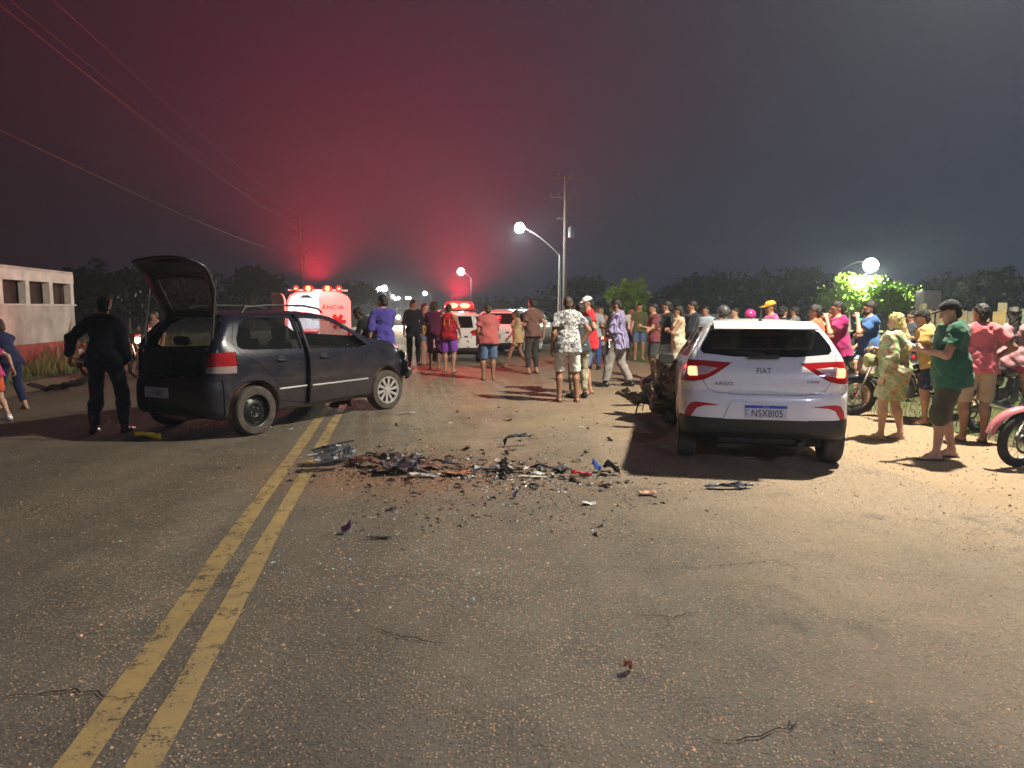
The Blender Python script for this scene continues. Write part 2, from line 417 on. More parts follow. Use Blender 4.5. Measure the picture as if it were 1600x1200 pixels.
# the next lamp of the row, behind the photographer
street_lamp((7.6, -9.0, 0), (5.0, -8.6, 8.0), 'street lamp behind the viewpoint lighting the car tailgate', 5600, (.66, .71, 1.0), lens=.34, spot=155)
# lamp on a thin steel bracket clamped to the power pole
hd = at(812, 352, 50); bs = at(874, 482, 50); bs.z = 0
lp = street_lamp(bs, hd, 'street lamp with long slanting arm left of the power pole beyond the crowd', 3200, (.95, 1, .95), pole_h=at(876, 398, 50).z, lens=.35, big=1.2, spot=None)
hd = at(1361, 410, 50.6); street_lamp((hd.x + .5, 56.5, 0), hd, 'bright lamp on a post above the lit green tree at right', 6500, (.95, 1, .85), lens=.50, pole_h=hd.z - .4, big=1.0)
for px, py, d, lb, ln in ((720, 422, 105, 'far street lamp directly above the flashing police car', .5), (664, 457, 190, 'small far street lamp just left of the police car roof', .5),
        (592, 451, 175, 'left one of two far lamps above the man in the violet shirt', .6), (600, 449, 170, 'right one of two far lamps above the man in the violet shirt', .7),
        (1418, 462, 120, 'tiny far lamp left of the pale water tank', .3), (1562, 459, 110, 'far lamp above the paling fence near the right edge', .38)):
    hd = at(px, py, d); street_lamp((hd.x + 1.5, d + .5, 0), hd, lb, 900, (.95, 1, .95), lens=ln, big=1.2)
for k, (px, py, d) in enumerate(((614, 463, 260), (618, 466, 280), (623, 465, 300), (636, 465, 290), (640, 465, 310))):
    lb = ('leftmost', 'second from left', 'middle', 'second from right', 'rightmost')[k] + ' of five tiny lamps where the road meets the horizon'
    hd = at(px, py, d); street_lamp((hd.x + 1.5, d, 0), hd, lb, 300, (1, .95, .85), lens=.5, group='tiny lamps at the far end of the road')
# ================================================================== signed-distance modelling
def surface_nets(Fv, org, h):
    """Fv[x,y,z] < 0 inside; returns vertices and quads"""
    S = Fv < 0; nx, ny, nz = Fv.shape
    cnt = np.zeros((nx - 1, ny - 1, nz - 1), np.int8)
    for i in (0, 1):
        for j in (0, 1):
            for k in (0, 1): cnt += S[i:nx - 1 + i, j:ny - 1 + j, k:nz - 1 + k]
    act = (cnt > 0) & (cnt < 8); idx = -np.ones(act.shape, np.int64)
    c = np.argwhere(act); n = len(c); idx[act] = np.arange(n)
    acc = np.zeros((n, 3)); num = np.zeros(n)
    ci, cj, ck = c.T
    corners = [(i, j, k) for i in (0, 1) for j in (0, 1) for k in (0, 1)]
    val = {q: Fv[ci + q[0], cj + q[1], ck + q[2]] for q in corners}
    for a in corners:
        for ax in range(3):
            if a[ax] == 0:
                b = list(a); b[ax] = 1; b = tuple(b)
                va, vb = val[a], val[b]; m = (va < 0) != (vb < 0)
                t = np.where(m, va / np.where(m, va - vb, 1), 0)
                for q in range(3):
                    acc[:, q] += np.where(m, a[q] + (t if q == ax else 0), 0)
                num += m
    V = (c + acc / num[:, None]) * h + np.asarray(org)
    Q = []
    for ax in range(3):
        sl0 = [slice(None)] * 3; sl1 = [slice(None)] * 3; sl0[ax] = slice(0, -1); sl1[ax] = slice(1, None)
        A = S[tuple(sl0)]; B = S[tuple(sl1)]; D = A != B
        u, v_ = [q for q in range(3) if q != ax]
        e = np.argwhere(D); e = e[(e[:, u] > 0) & (e[:, v_] > 0) & (e[:, u] < Fv.shape[u] - 1) & (e[:, v_] < Fv.shape[v_] - 1)]
        if not len(e): continue
        du = np.zeros(3, int); du[u] = 1; dv = np.zeros(3, int); dv[v_] = 1
        q = np.stack([idx[tuple((e - du - dv).T)], idx[tuple((e - dv).T)], idx[tuple(e.T)], idx[tuple((e - du).T)]], 1)
        fl = A[tuple(e.T)]
        if ax == 1: fl = ~fl
        q[~fl] = q[~fl][:, ::-1]; Q.append(q)
    return V, np.concatenate(Q) if Q else np.zeros((0, 4), int)

BIG = 9.0
class Field:
    def __init__(s, lo, hi, h):
        s.lo = np.array(lo, float); s.h = h; s.n = np.ceil((np.array(hi) - s.lo) / h).astype(int) + 1
        s.ax = [s.lo[i] + np.arange(s.n[i]) * h for i in range(3)]
        s.F = np.full(tuple(s.n), BIG, np.float32)
    def sub(s, lo, hi):
        a = np.clip(np.floor((np.asarray(lo) - s.lo) / s.h).astype(int), 0, s.n - 1)
        b = np.clip(np.ceil((np.asarray(hi) - s.lo) / s.h).astype(int) + 1, 1, s.n)
        sl = tuple(slice(a[i], max(b[i], a[i] + 1)) for i in range(3))
        X = s.ax[0][sl[0]][:, None, None]; Y = s.ax[1][sl[1]][None, :, None]; Z = s.ax[2][sl[2]][None, None, :]
        return sl, X, Y, Z
    def put(s, sl, d, k=.02, op='u'):
        a = s.F[sl]
        if op == 'u':
            if k > 0:
                hh = np.clip(.5 + .5 * (a - d) / k, 0, 1); s.F[sl] = a + (d - a) * hh - k * hh * (1 - hh)
            else: s.F[sl] = np.minimum(a, d)
        elif op == 's': s.F[sl] = np.maximum(a, -d)
        elif op == 'i': s.F[sl] = np.maximum(a, d)
    def cone(s, a, b, ra, rb, k=.02, flat=None, fs=1.0, cuts=(), op='u', fs2=1.0):
        """tapered capsule; flat = (vector) squeezed by fs along it; cuts = (point, normal) keeping the negative side"""
        a = np.asarray(a, float); b = np.asarray(b, float); mr = max(ra, rb) * 1.25 + k + 2 * s.h
        sl, X, Y, Z = s.sub(np.minimum(a, b) - mr, np.maximum(a, b) + mr)
        px, py, pz = X - a[0], Y - a[1], Z - a[2]; d = b - a
        dd = max(float(d @ d), 1e-9)
        t = np.clip((px * d[0] + py * d[1] + pz * d[2]) / dd, 0, 1)
        qx, qy, qz = px - t * d[0], py - t * d[1], pz - t * d[2]
        if flat is not None:
            f = np.asarray(flat, float); w_ = (qx * f[0] + qy * f[1] + qz * f[2]) * (fs - 1)
            qx, qy, qz = qx + w_ * f[0], qy + w_ * f[1], qz + w_ * f[2]
        r = np.sqrt(qx * qx + qy * qy + qz * qz) - (ra + (rb - ra) * t)
        for p0, nrm in cuts:
            r = np.maximum(r, (X - p0[0]) * nrm[0] + (Y - p0[1]) * nrm[1] + (Z - p0[2]) * nrm[2])
        s.put(sl, r.astype(np.float32), k, op)
    def ell(s, c, rad, axes=None, k=.02, cuts=(), op='u', grow=0.0):
        c = np.asarray(c, float); rad = np.asarray(rad, float) + grow; mr = max(rad) + k + 2 * s.h
        sl, X, Y, Z = s.sub(c - mr, c + mr); px, py, pz = X - c[0], Y - c[1], Z - c[2]
        A = np.eye(3) if axes is None else np.asarray(axes, float)
        q = [(px * A[i][0] + py * A[i][1] + pz * A[i][2]) / rad[i] for i in range(3)]
        k0 = np.sqrt(q[0] ** 2 + q[1] ** 2 + q[2] ** 2); k1 = np.sqrt((q[0] / rad[0]) ** 2 + (q[1] / rad[1]) ** 2 + (q[2] / rad[2]) ** 2)
        r = k0 * (k0 - 1) / np.maximum(k1, 1e-6)
        for p0, nrm in cuts:
            r = np.maximum(r, (X - p0[0]) * nrm[0] + (Y - p0[1]) * nrm[1] + (Z - p0[2]) * nrm[2])
        s.put(sl, r.astype(np.float32), k, op)
    def cut(s, p0, nrm):
        X = s.ax[0][:, None, None]; Y = s.ax[1][None, :, None]; Z = s.ax[2][None, None, :]
        s.F = np.maximum(s.F, (X - p0[0]) * nrm[0] + (Y - p0[1]) * nrm[1] + (Z - p0[2]) * nrm[2]).astype(np.float32)
    def folds(s, amp, sc_, seed, vert=1.0):
        rg = random.Random(seed); X = s.ax[0][:, None, None]; Y = s.ax[1][None, :, None]; Z = s.ax[2][None, None, :]
        acc = 0
        for i in range(5):
            a, b, c, ph = rg.uniform(-1, 1), rg.uniform(-1, 1), rg.uniform(-1, 1) * vert, rg.uniform(0, 6.3)
            f = sc_ * (1 + .5 * i); q = f * (a * X + b * Y + c * Z) + ph
            acc = acc + np.sin(q + 1.3 * np.sin(f * .6 * (b * X - a * Y + Z) + ph)) / (1 + .4 * i)
        s.F = (s.F + amp * acc * np.clip(1.5 - np.abs(s.F) * 10, 0, 1)).astype(np.float32)
    def mesh(s, name, smooth=True):
        s.F[0] = s.F[-1] = BIG; s.F[:, 0] = s.F[:, -1] = BIG; s.F[:, :, 0] = s.F[:, :, -1] = BIG
        V, Q = surface_nets(s.F, s.lo, s.h)
        return mesh_np(name, V, Q, smooth)

def u_(v):
    v = np.asarray(v, float); return v / max(np.linalg.norm(v), 1e-9)
# ================================================================== PEOPLE
def skin(c): return mat('skin_%02d_%02d' % (int(c[0] * 100), int(c[1] * 100)), c, .5, spec=.4, var=.12, vscale=9, sss=.0)
SK1 = skin((.36, .20, .13)); SK2 = skin((.25, .13, .08)); SK3 = skin((.17, .085, .05)); SK0 = skin((.45, .27, .18))
H_BLK = mat('black_hair', (.012, .009, .008), .5, bump=.8, bscale=150); H_BRN = mat('brown_hair', (.05, .028, .015), .5, bump=.8, bscale=150)
H_BLD = mat('bleached_hair', (.52, .40, .15), .55, bump=.9, bscale=120, var=.35, vscale=40)
EYE = mat('eye_dark', (.015, .012, .01), .2)
def cloth(name, c, var=.12, vs=7, rough=.9): return mat(name, c, rough, spec=.15, var=var, vscale=vs, bump=.35, bscale=55, sheen=.15)
def pattern(name, cols, scale, kind='floral', th=(.45, .5)):
    m, nt, b = new_mat(name); L = nt.links.new
    tc = nt.nodes.new('ShaderNodeTexCoord'); b.inputs['Roughness'].default_value = .9; b.inputs['Specular IOR Level'].default_value = .15
    cur = None
    for i, c in enumerate(cols):
        if i == 0:
            r = nt.nodes.new('ShaderNodeRGB'); r.outputs[0].default_value = (*c, 1); cur = r.outputs[0]; continue
        if kind == 'stripe':
            n = nt.nodes.new('ShaderNodeTexWave'); n.bands_direction = 'X'; n.inputs['Scale'].default_value = scale; n.inputs['Distortion'].default_value = 1.0
        else:
            n = nt.nodes.new('ShaderNodeTexNoise'); n.inputs['Scale'].default_value = scale * (1 + .6 * i); n.inputs['Detail'].default_value = 2.5; n.inputs['Distortion'].default_value = 1.4
        mp = nt.nodes.new('ShaderNodeMapping'); mp.inputs['Location'].default_value = (i * 3.1, i * 1.7, i * .9)
        L(tc.outputs['Object'], mp.inputs[0]); L(mp.outputs[0], n.inputs['Vector'])
        r = nt.nodes.new('ShaderNodeMapRange'); r.inputs['From Min'].default_value = th[0] + .04 * i; r.inputs['From Max'].default_value = th[1] + .04 * i; L(n.outputs[0], r.inputs['Value'])
        x = nt.nodes.new('ShaderNodeMix'); x.data_type = 'RGBA'; L(r.outputs[0], x.inputs[0]); L(cur, x.inputs[6]); x.inputs[7].default_value = (*c, 1); cur = x.outputs[2]
    L(cur, b.inputs['Base Color']); return m

def ik(a, t, l1, l2, hint):
    a = np.asarray(a, float); t = np.asarray(t, float); d = t - a; L = np.linalg.norm(d); mx = (l1 + l2) * .998
    if L > mx: t = a + d / L * mx; d = t - a; L = mx
    L = max(L, abs(l1 - l2) + 1e-3); x = (l1 * l1 - l2 * l2 + L * L) / (2 * L); hgt = math.sqrt(max(l1 * l1 - x * x, 0))
    u = d / np.linalg.norm(d); h = np.asarray(hint, float); h = h - u * (h @ u); h = u_(h)
    return a + u * x + h * hgt, t
def rotx(v, ang):   # pitch forward about local X
    c, s_ = math.cos(ang), math.sin(ang); return np.array([v[0], v[1] * c + v[2] * s_, -v[1] * s_ + v[2] * c])
def rotz(v, ang):
    c, s_ = math.cos(ang), math.sin(ang); return np.array([v[0] * c - v[1] * s_, v[0] * s_ + v[1] * c, v[2]])

# wrist targets in the torso frame measured from the hips: (side, forward, up); elbow hint; hand pitch
ARMS = {'down': ((.255, .06, -.05), (.3, -1, 0), 'relaxed'), 'down_back': ((.25, -.08, -.03), (.3, -1, 0), 'relaxed'),
        'hip': ((.185, .07, .10), (1, -.45, 0), 'fist'), 'low_hip': ((.20, -.06, .02), (1, -.5, 0), 'relaxed'),
        'phone': ((.07, .30, .27), (.8, -.4, -1), 'hold'), 'chin': ((.05, .20, .52), (.5, .3, -1), 'hold'),
        'cross_a': ((-.08, .20, .27), (1, .1, -.6), 'relaxed'), 'cross_b': ((-.06, .235, .31), (1, .1, -.6), 'relaxed'),
        'swing_f': ((.22, .28, .02), (.3, -1, 0), 'relaxed'), 'swing_b': ((.24, -.24, .03), (.2, -1, .0), 'relaxed'),
        'point': ((.30, .62, .48), (.6, -.2, -1), 'relaxed'), 'reach': ((.17, .50, .18), (.6, -.2, -1), 'hold'),
        'clasp': ((.03, .22, .08), (1, -.5, -.2), 'hold'), 'lap': ((.12, .30, .02), (1, -.4, -.2), 'relaxed'),
        'head': ((.12, .06, .72), (1, .3, .2), 'relaxed'), 'out': ((.42, .02, .05), (.4, -1, 0), 'relaxed'),
        'bars': ((.27, .52, .16), (.7, -.3, -.6), 'hold'), 'touch': ((-.02, .34, .22), (.8, -.4, -.8), 'hold')}
def hand_field(style, h=.0062):
    f = Field((-.075, -.085, -.05), (.085, .085, .215), h)
    f.cone((0, 0, -.035), (0, 0, .01), .026, .026, .01, (0, 1, 0), 1.3)
    f.cone((-.018, 0, .03), (-.022, 0, .085), .021, .017, .012, (0, 1, 0), 1.25); f.cone((.014, 0, .03), (.018, 0, .085), .021, .017, .012, (0, 1, 0), 1.25)
    curl = {'relaxed': (.35, .45, .4), 'fist': (1.35, 1.5, 1.0), 'hold': (.8, 1.0, .6)}[style]
    for i, (x, l) in enumerate(((-.030, .070), (-.010, .078), (.011, .074), (.030, .058))):
        p = np.array([x, 0, .088]); a = .12; seg = (l * .48, l * .3, l * .24)
        for j in range(3):
            a += curl[j] * (1 + .06 * i); q = p + np.array([x * .12, math.sin(a) * seg[j], math.cos(a) * seg[j]])
            f.cone(p, q, .0088 - .0008 * j, .0082 - .0009 * j, .003); p = q
    p = np.array([-.024, .008, .02]); q = p + np.array([-.026, .014, .028]); f.cone(p, q, .015, .011, .008)
    r = q + (np.array([-.004, .016, .026]) if style != 'relaxed' else np.array([-.010, .008, .03])); f.cone(q, r, .0095, .0075, .004)
    return f
_HAND = {}
def hand_geo(style):
    if style not in _HAND:
        f = hand_field(style); f.F[0] = BIG; V, Q = surface_nets(f.F, f.lo, f.h); _HAND[style] = (V, Q)
    return _HAND[style]

def person(px, py, H, face, label, top=None, bottom=None, skin_m=SK2, hair='short', hair_m=H_BLK, armL='down', armR='down',
           lean=3, headp=8, heady=0, feet=((-.11, .02), (.11, -.02)), fat=1.0, female=False, shoes=None, group=None, res=.0135,
           seat=None, footz=(0, 0), extras=(), twist=0, loc=None, stance=0, lift=(0, 0), scale_y=1.0, hand=True):
    """a standing, walking, leaning or seated figure; face = compass heading in degrees, 0 away from the camera, 90 to the right"""
    s = H / 1.72
    root = empty('person', loc if loc is not None else G(px, py), -R(face), label, 'person', group)
    root.scale = (s, s, s)
    lean_r, tw = R(lean), R(twist)
    z_hip = .95 if seat is None else seat
    # legs may not be straight: drop the hips so that both feet reach
    fl, fr = [np.array([f[0], f[1], .085 + fz]) for f, fz in zip(feet, footz)]
    hipc = np.array([0, 0.0, z_hip])
    if seat is None:
        reach = max(np.hypot(fl[1], fl[0] + .09), np.hypot(fr[1], fr[0] - .09)); hipc[2] = min(.952, .105 + math.sqrt(max(.847 ** 2 - reach ** 2, .2)))
        hipc[1] = (fl[1] + fr[1]) / 2 * .9 - .02 + (-.10 * math.sin(lean_r) if lean > 12 else 0)
    U = rotx(np.array([0, 0, 1.]), lean_r); Fw = rotx(np.array([0, 1., 0]), lean_r); X = np.array([1., 0, 0])
    X = rotz(X, tw); Fw2 = u_(np.cross(U, X)) ; 
    P = lambda x, f, u: hipc + X * x + Fw2 * f + U * u
    shw = (.160 if female else .182); hpw = .10
    shL, shR = P(-shw, -.01, .462), P(shw, -.01, .462)
    neck = P(0, -.015, .53)
    hU = rotx(np.array([0, 0, 1.]), lean_r * .75 + R(headp)); hF = rotx(np.array([0, 1., 0]), lean_r * .55 + R(headp)); 
    hF = rotz(hF, -R(heady) + tw); hX = u_(np.cross(hF, hU)); hU = np.cross(hX, hF); hc = neck + rotx(np.array([0, 0, 1.]), lean_r * .8 + R(headp) * .5) * .135 + hF * .012
    hipL, hipR = hipc + np.array([-hpw, 0, -.02]), hipc + np.array([hpw, 0, -.02])
    kh = np.array([0, 1., 0.1])
    kL, aL = ik(hipL, fl, .425, .43, kh + np.array([-.15, 0, 0])); kR, aR = ik(hipR, fr, .425, .43, kh + np.array([.15, 0, 0]))
    arms = []
    for sd, sh, a in ((-1, shL, armL), (1, shR, armR)):
        if isinstance(a, str): tg, hint, st = ARMS[a]
        else: tg, hint, st = a
        W = P(tg[0] * sd, tg[1], tg[2]); hv = X * hint[0] * sd + Fw2 * hint[1] + U * hint[2]
        e, w_ = ik(sh, W, .285, .255, hv); arms.append((sh, e, w_, st, sd))
    g_ = fat
    def torso(f, g=0.0, k=.05, low=True):
        f.ell(P(0, .0, .385), (.150 * (1 if not female else .88) * (1 + (g_ - 1) * .6), .105 * (1 + (g_ - 1) * .8), .19), (X, Fw2, U), k, grow=g)
        f.ell(P(0, .012 + .05 * (g_ - 1) * 2, .19), (.128 * g_ * (1 if not female else .92), .098 * (1 + (g_ - 1) * 2.2), .17), (X, Fw2, U), k, grow=g)
        for q in (-1, 1): f.cone(P(q * shw * .25, -.015, .478), P(q * shw * .86, -.01, .448), .060 + g, .052 + g, k, Fw2, 1.05)
        if female:
            for q in (-1, 1): f.ell(P(q * .07, .085, .365), (.06, .055, .06), (X, Fw2, U), .03, grow=g)
        if low:
            f.ell(hipc + U * .02, (.150 * (1 + (g_ - 1) * .6) * (1.06 if female else 1), .112 * (1 + (g_ - 1) * .5), .13), None, k, grow=g)
            for q in (-1, 1): f.ell(hipc + np.array([q * .07, -.05, -.02]), (.08, .08, .09), None, .04, grow=g * .8)
    lg = 1 + (g_ - 1) * .7
    def leg(f, hp, kn, an, g=0.0, t0=0.0, t1=2.0, k=.03, g1=None, cutend=True, foot=True):
        """t runs 0..1 down the thigh and 1..2 down the shin; g1 = looseness at the hem"""
        g1 = g if g1 is None else g1
        tt = min(t1, 1.0); e = hp + (kn - hp) * tt
        gm = g + (g1 - g) * (tt / t1)
        cuts = ()
        dn = u_(kn - hp)
        if t1 <= 1 and cutend: cuts = ((e, dn),)
        f.cone(hp, e if t1 > 1 or not cutend else e + dn * .05, .088 * lg + g, (.088 + (.053 - .088) * tt) * lg + gm, k, cuts=cuts)
        if t1 > 1:
            t2 = t1 - 1; e2 = kn + (an - kn) * t2; dn = u_(an - kn)
            mid = kn + (an - kn) * min(.3, t2)
            f.cone(kn, mid, .052 * lg + gm, .054 * lg + gm, k)
            if t2 > .3:
                f.cone(mid + np.array([0, -.012, 0]), e2 + (dn * .04 if t2 < 1 else 0), .054 * lg + gm, (.054 + (.034 - .054) * (t2 - .3) / .7) * (lg if t2 < 1 else 1) + g1, k, cuts=(((e2, dn),) if t2 < 1 else ()))
    def arm(f, A, g=0.0, t1=2.0, k=.02, g1=None):
        sh, e, w_, st, sd = A; g1 = g if g1 is None else g1; ag = 1 + (g_ - 1) * .5
        if female: ag *= .88
        tt = min(t1, 1.0); q = sh + (e - sh) * tt; dn = u_(e - sh); cuts = ((q, dn),) if t1 < 1 else ()
        f.cone(sh, q + (dn * .03 if t1 < 1 else 0), .050 * ag + g * .5, (.052 - .012 * tt) * ag + g1, k + .012, cuts=cuts)
        if t1 > 1:
            t2 = min(t1 - 1, 1); q2 = e + (w_ - e) * t2; dn = u_(w_ - e)
            f.cone(e, q2 + (dn * .03 if t1 < 2 else 0), .041 * ag + g, (.041 - .014 * t2) * ag + g1, k, cuts=((q2, dn),) if t1 < 2 else ())
    pts = np.array([shL, shR, hc + hU * .13, hc + hF * .2, hc - hF * .25, kL, kR, aL, aR, arms[0][1], arms[0][2], arms[1][1], arms[1][2], hipL, hipR, P(0, -.2, .2), P(0, .2 * g_, .2), np.array([fl[0], fl[1] + .2, 0]), np.array([fr[0], fr[1] - .1, 0])])
    lo = pts.min(0) - .13; hi = pts.max(0) + .13; lo[2] = min(0, fl[2] - .1, fr[2] - .1) - .03
    hres = res / s
    # ---- body: one surface
    f = Field(lo, hi, hres)
    torso(f, 0, .05)
    for hp, kn, an in ((hipL, kL, aL), (hipR, kR, aR)): leg(f, hp, kn, an)
    for A in arms: arm(f, A)
    f.cone(neck - U * .04, hc - hU * .03, .055 * (1 if not female else .86), .05 * (1 if not female else .86), .03)
    HX = (hX, hF, hU)
    HP = lambda x, y, z: hc + hX * x + hF * y + hU * z
    f.ell(HP(0, -.012, .03), (.074, .094, .088), HX, .02)
    f.ell(HP(0, .020, -.035), (.056, .068, .075), HX, .03)
    f.cone(HP(0, .05, -.085), HP(0, .066, -.085), .026, .022, .025)
    f.cone(HP(0, .088, .012), HP(0, .108, -.022), .009, .014, .010)
    f.cone(HP(-.035, .078, .030), HP(.035, .078, .030), .012, .012, .012)
    f.ell(HP(0, .088, -.053), (.022, .010, .010), HX, .006)
    for q in (-1, 1):
        f.ell(HP(q * .076, -.008, -.002), (.010, .018, .030), HX, .006)
        f.ell(HP(q * .030, .096, .012), (.015, .012, .010), HX, 0, op='s')
    for an, fz, kn in ((aL, feet[0], kL), (aR, feet[1], kR)):
        zf = an[2] - .085; out = .015 * (1 if an[0] > 0 else -1)
        f.cone(an + np.array([0, -.035, -.055]), an + np.array([out, .09, -.055]), .032, .034, .03, (0, 0, 1), 1.1)
        f.cone(an, an + np.array([out, .085, -.055]), .034, .030, .03)
        f.cone(an + np.array([out, .08, -.063]), an + np.array([out * 2.2, .155, -.067]), .038, .028, .02, (0, 0, 1), 1.9)
        if zf < .02 and seat is None: pass
    if seat is None and lift == (0, 0): f.cut((0, 0, .002 + min(footz)), (0, 0, -1))
    f.F[0] = f.F[-1] = BIG; f.F[:, 0] = f.F[:, -1] = BIG; f.F[:, :, 0] = f.F[:, :, -1] = BIG
    V, Q = surface_nets(f.F, f.lo, f.h); nb = len(Q)
    VV = [V]; QQ = [Q]; off = len(V)
    if hand:
        for sh, e, w_, st, sd in arms:
            hV, hQ = hand_geo(st); d = u_(w_ - e)
            # palm faces the body / forward; thumb toward the front
            inn = -X * sd if abs(d @ X) < .8 else -U
            inn = u_(inn - d * (inn @ d)); 
            side = np.cross(inn, d) * sd
            mm = hV.copy(); mm[:, 0] *= -1 if side @ Fw2 * sd > 0 else 1
            side = np.cross(inn, d)
            # make thumb (local -x) point forward/up
            thumb = Fw2 + U * .6
            sgn = -1 if (side @ thumb) > 0 else 1
            xv = side * sgn; Wv = w_ + hV[:, :1] * xv[None] + hV[:, 1:2] * inn[None] + (hV[:, 2:3] + .012) * d[None]
            qq = hQ if np.dot(np.cross(xv, inn), d) > 0 else hQ[:, ::-1]
            VV.append(Wv); QQ.append(qq + off); off += len(hV)
    me = mesh_np('person_body', np.concatenate(VV), np.concatenate(QQ)); link('body', me, skin_m, root)
    # eyes
    if abs(((face + heady + 180) % 360) - 180) > 40 and res < .016:
        eb = MB()
        for q in (-1, 1): eb.lathe([(0, -.009), (.008, -.005), (.0105, 0), (.008, .005), (0, .009)], 8, Matrix.Translation(Vector(HP(q * .030, .080, .012))))
        eb.build('eyes', EYE, root, True)
    # ---- hair
    def mk(name, fld, m, pm=None): return link(name, fld.mesh(name), m, pm or root)
    hl = hc - .22; hh_ = hc + .22; hr = min(hres, .010)
    if hair in ('short', 'bald', 'crop', 'curly', 'long', 'bun', 'pony', 'mid'):
        hf = Field(hc - (.2 if hair in ('short', 'bald', 'crop', 'curly') else .48), hc + .2, hr)
        g = {'short': .009, 'bald': .003, 'crop': .007, 'curly': .022}.get(hair, .014)
        # keep the part above the hairline plane that slopes from forehead to nape
        nrm = u_(hF * .62 - hU * .9); p0 = HP(0, .062, .068)
        hf.ell(HP(0, -.016, .034), (.076, .096, .089), HX, 0, cuts=((p0, nrm),), grow=g)
        hf.ell(HP(0, -.045, -.03), (.064, .060, .062), HX, .015, grow=g * .6, cuts=((HP(0, -.035, 0), hF),))
        hf.folds(.012 if hair == 'curly' else (.0 if hair == 'bald' else .0028), 90, int(px))
        if hair in ('long', 'mid'):
            ln = .36 if hair == 'long' else .17
            hb = .06 if top and top[1] == 'robe' else 0
            hf.cone(HP(0, -.055, -.02), HP(0, -.085 - hb, -.02) + np.array([0, -.02, -ln]), .075, .075 if hb else (.055 if hair == 'long' else .07), .03, hF, 1.1 if hb else 1.35)
            hf.folds(.004, 60, 3, .3)
        if hair == 'bun': hf.ell(HP(0, -.09, .10), (.045, .045, .042), HX, .015)
        if hair == 'pony':
            hf.ell(HP(0, -.10, .05), (.03, .035, .03), HX, .015); hf.cone(HP(0, -.115, .04), HP(0, -.12, -.06) + np.array([0, -.05, -.18]), .03, .018, .02)
        mk('hair', hf, hair_m)
    for ex in extras:
        kind = ex[0]
        if kind in ('cap', 'helmet'):
            cf = Field(hc - .25, hc + .25, hr); capm = ex[1]
            if kind == 'cap':
                cf.ell(HP(0, -.012, .045), (.082, .100, .082), HX, 0, cuts=((HP(0, 0, .045), -u_(hU + hF * .12)),), grow=.006)
                o = mk('cap', cf, capm)
                bk = -1 if len(ex) > 2 and ex[2] == 'back' else 1
                bf = Field(hc - .28, hc + .28, hr)
                bf.ell(HP(0, bk * .105, .050), (.072, .085, .0125), HX, 0, cuts=((HP(0, bk * .085, 0), -hF * bk),)); mk('brim', bf, capm, o)
            else:
                cf.ell(HP(0, -.01, .015), (.118, .135, .125), HX, 0, cuts=((HP(0, 0, -.075), -hU),)); mk('helmet', cf, capm)
        if kind == 'beard':
            cf = Field(hc - .2, hc + .2, hr); cf.ell(HP(0, .022, -.048), (.058, .07, .07), HX, 0, grow=.004, cuts=((HP(0, 0, -.035), hU), (HP(0, .005, 0), -hF))); mk('beard', cf, ex[1])
    # ---- clothes
    if top:
        tm, kind = top[0], top[1]; opt = top[2] if len(top) > 2 else {}
        f = Field(lo, hi, hres); g = opt.get('loose', .018)
        dress = kind in ('dress', 'robe')
        torso(f, g, .05)
        sl = {'tee': .62, 'long': 1.93, 'tank': 0, 'dress': opt.get('sleeve', 0), 'robe': opt.get('sleeve', 1.1), 'half': 1.05, 'rolled': 1.2}[kind]
        if sl > 0:
            for A in arms: arm(f, A, g * .9, sl, .03, g + (.012 if sl < 1.3 else .004))
        hem = opt.get('hem', -.08)
        if dress:
            ln = opt.get('len', .5); 
            for hp, kn, an in ((hipL, kL, aL), (hipR, kR, aR)):
                leg(f, hp, kn, an, .03, 0, ln if ln <= 1 else ln, .09, .06, True)
            if kind == 'robe':
                for A in arms: f.cone(A[1], A[2] - (A[2] - A[1]) * .35 + np.array([0, 0, -.04]), .06, .075, .04)
        else:
            f.cone(hipc + U * .12, hipc + U * (hem - .03), .118 * g_ + g, .122 * g_ + g, .06, Fw, 1.18)
            for q in (-1, 1): f.cone(P(q * .05 * g_, 0, .12), P(q * (.088 if hem < -.02 else .06), 0, hem - .04), .106 * g_ + g, .112 * (1 + (g_ - 1) * .6) + g + .012, .05, Fw2, 1.0)
            f.cut(hipc + U * hem, -U)
        f.cut(P(0, .0, .545), u_(U + Fw2 * .25 if kind != 'tank' else U + Fw2 * .5))
        if kind in ('tank', 'dress') and not opt.get('sleeve', 0):
            for sd, A in ((-1, arms[0]), (1, arms[1])): f.cut(P(sd * .150, 0, .42), u_(X * sd + U * .35))
        f.folds(.006, 24, int(px) + 3)
        if 'front' in opt and kind != 'x':
            pass
        o = mk({'tee': 'tee_shirt', 'tank': 'tank_top', 'long': 'long_sleeved_shirt', 'dress': 'dress', 'robe': 'robe', 'half': 'shirt', 'rolled': 'shirt'}[kind], f, tm)
        if opt.get('inner'):
            f = Field(lo, hi, hres); f.ell(P(0, .03, .30), (.085, .115, .24), (X, Fw2, U), 0, grow=g); f.ell(P(0, .05, .12), (.085, .10, .2), (X, Fw2, U), .03, grow=g)
            mk('inner_shirt', f, opt['inner'])
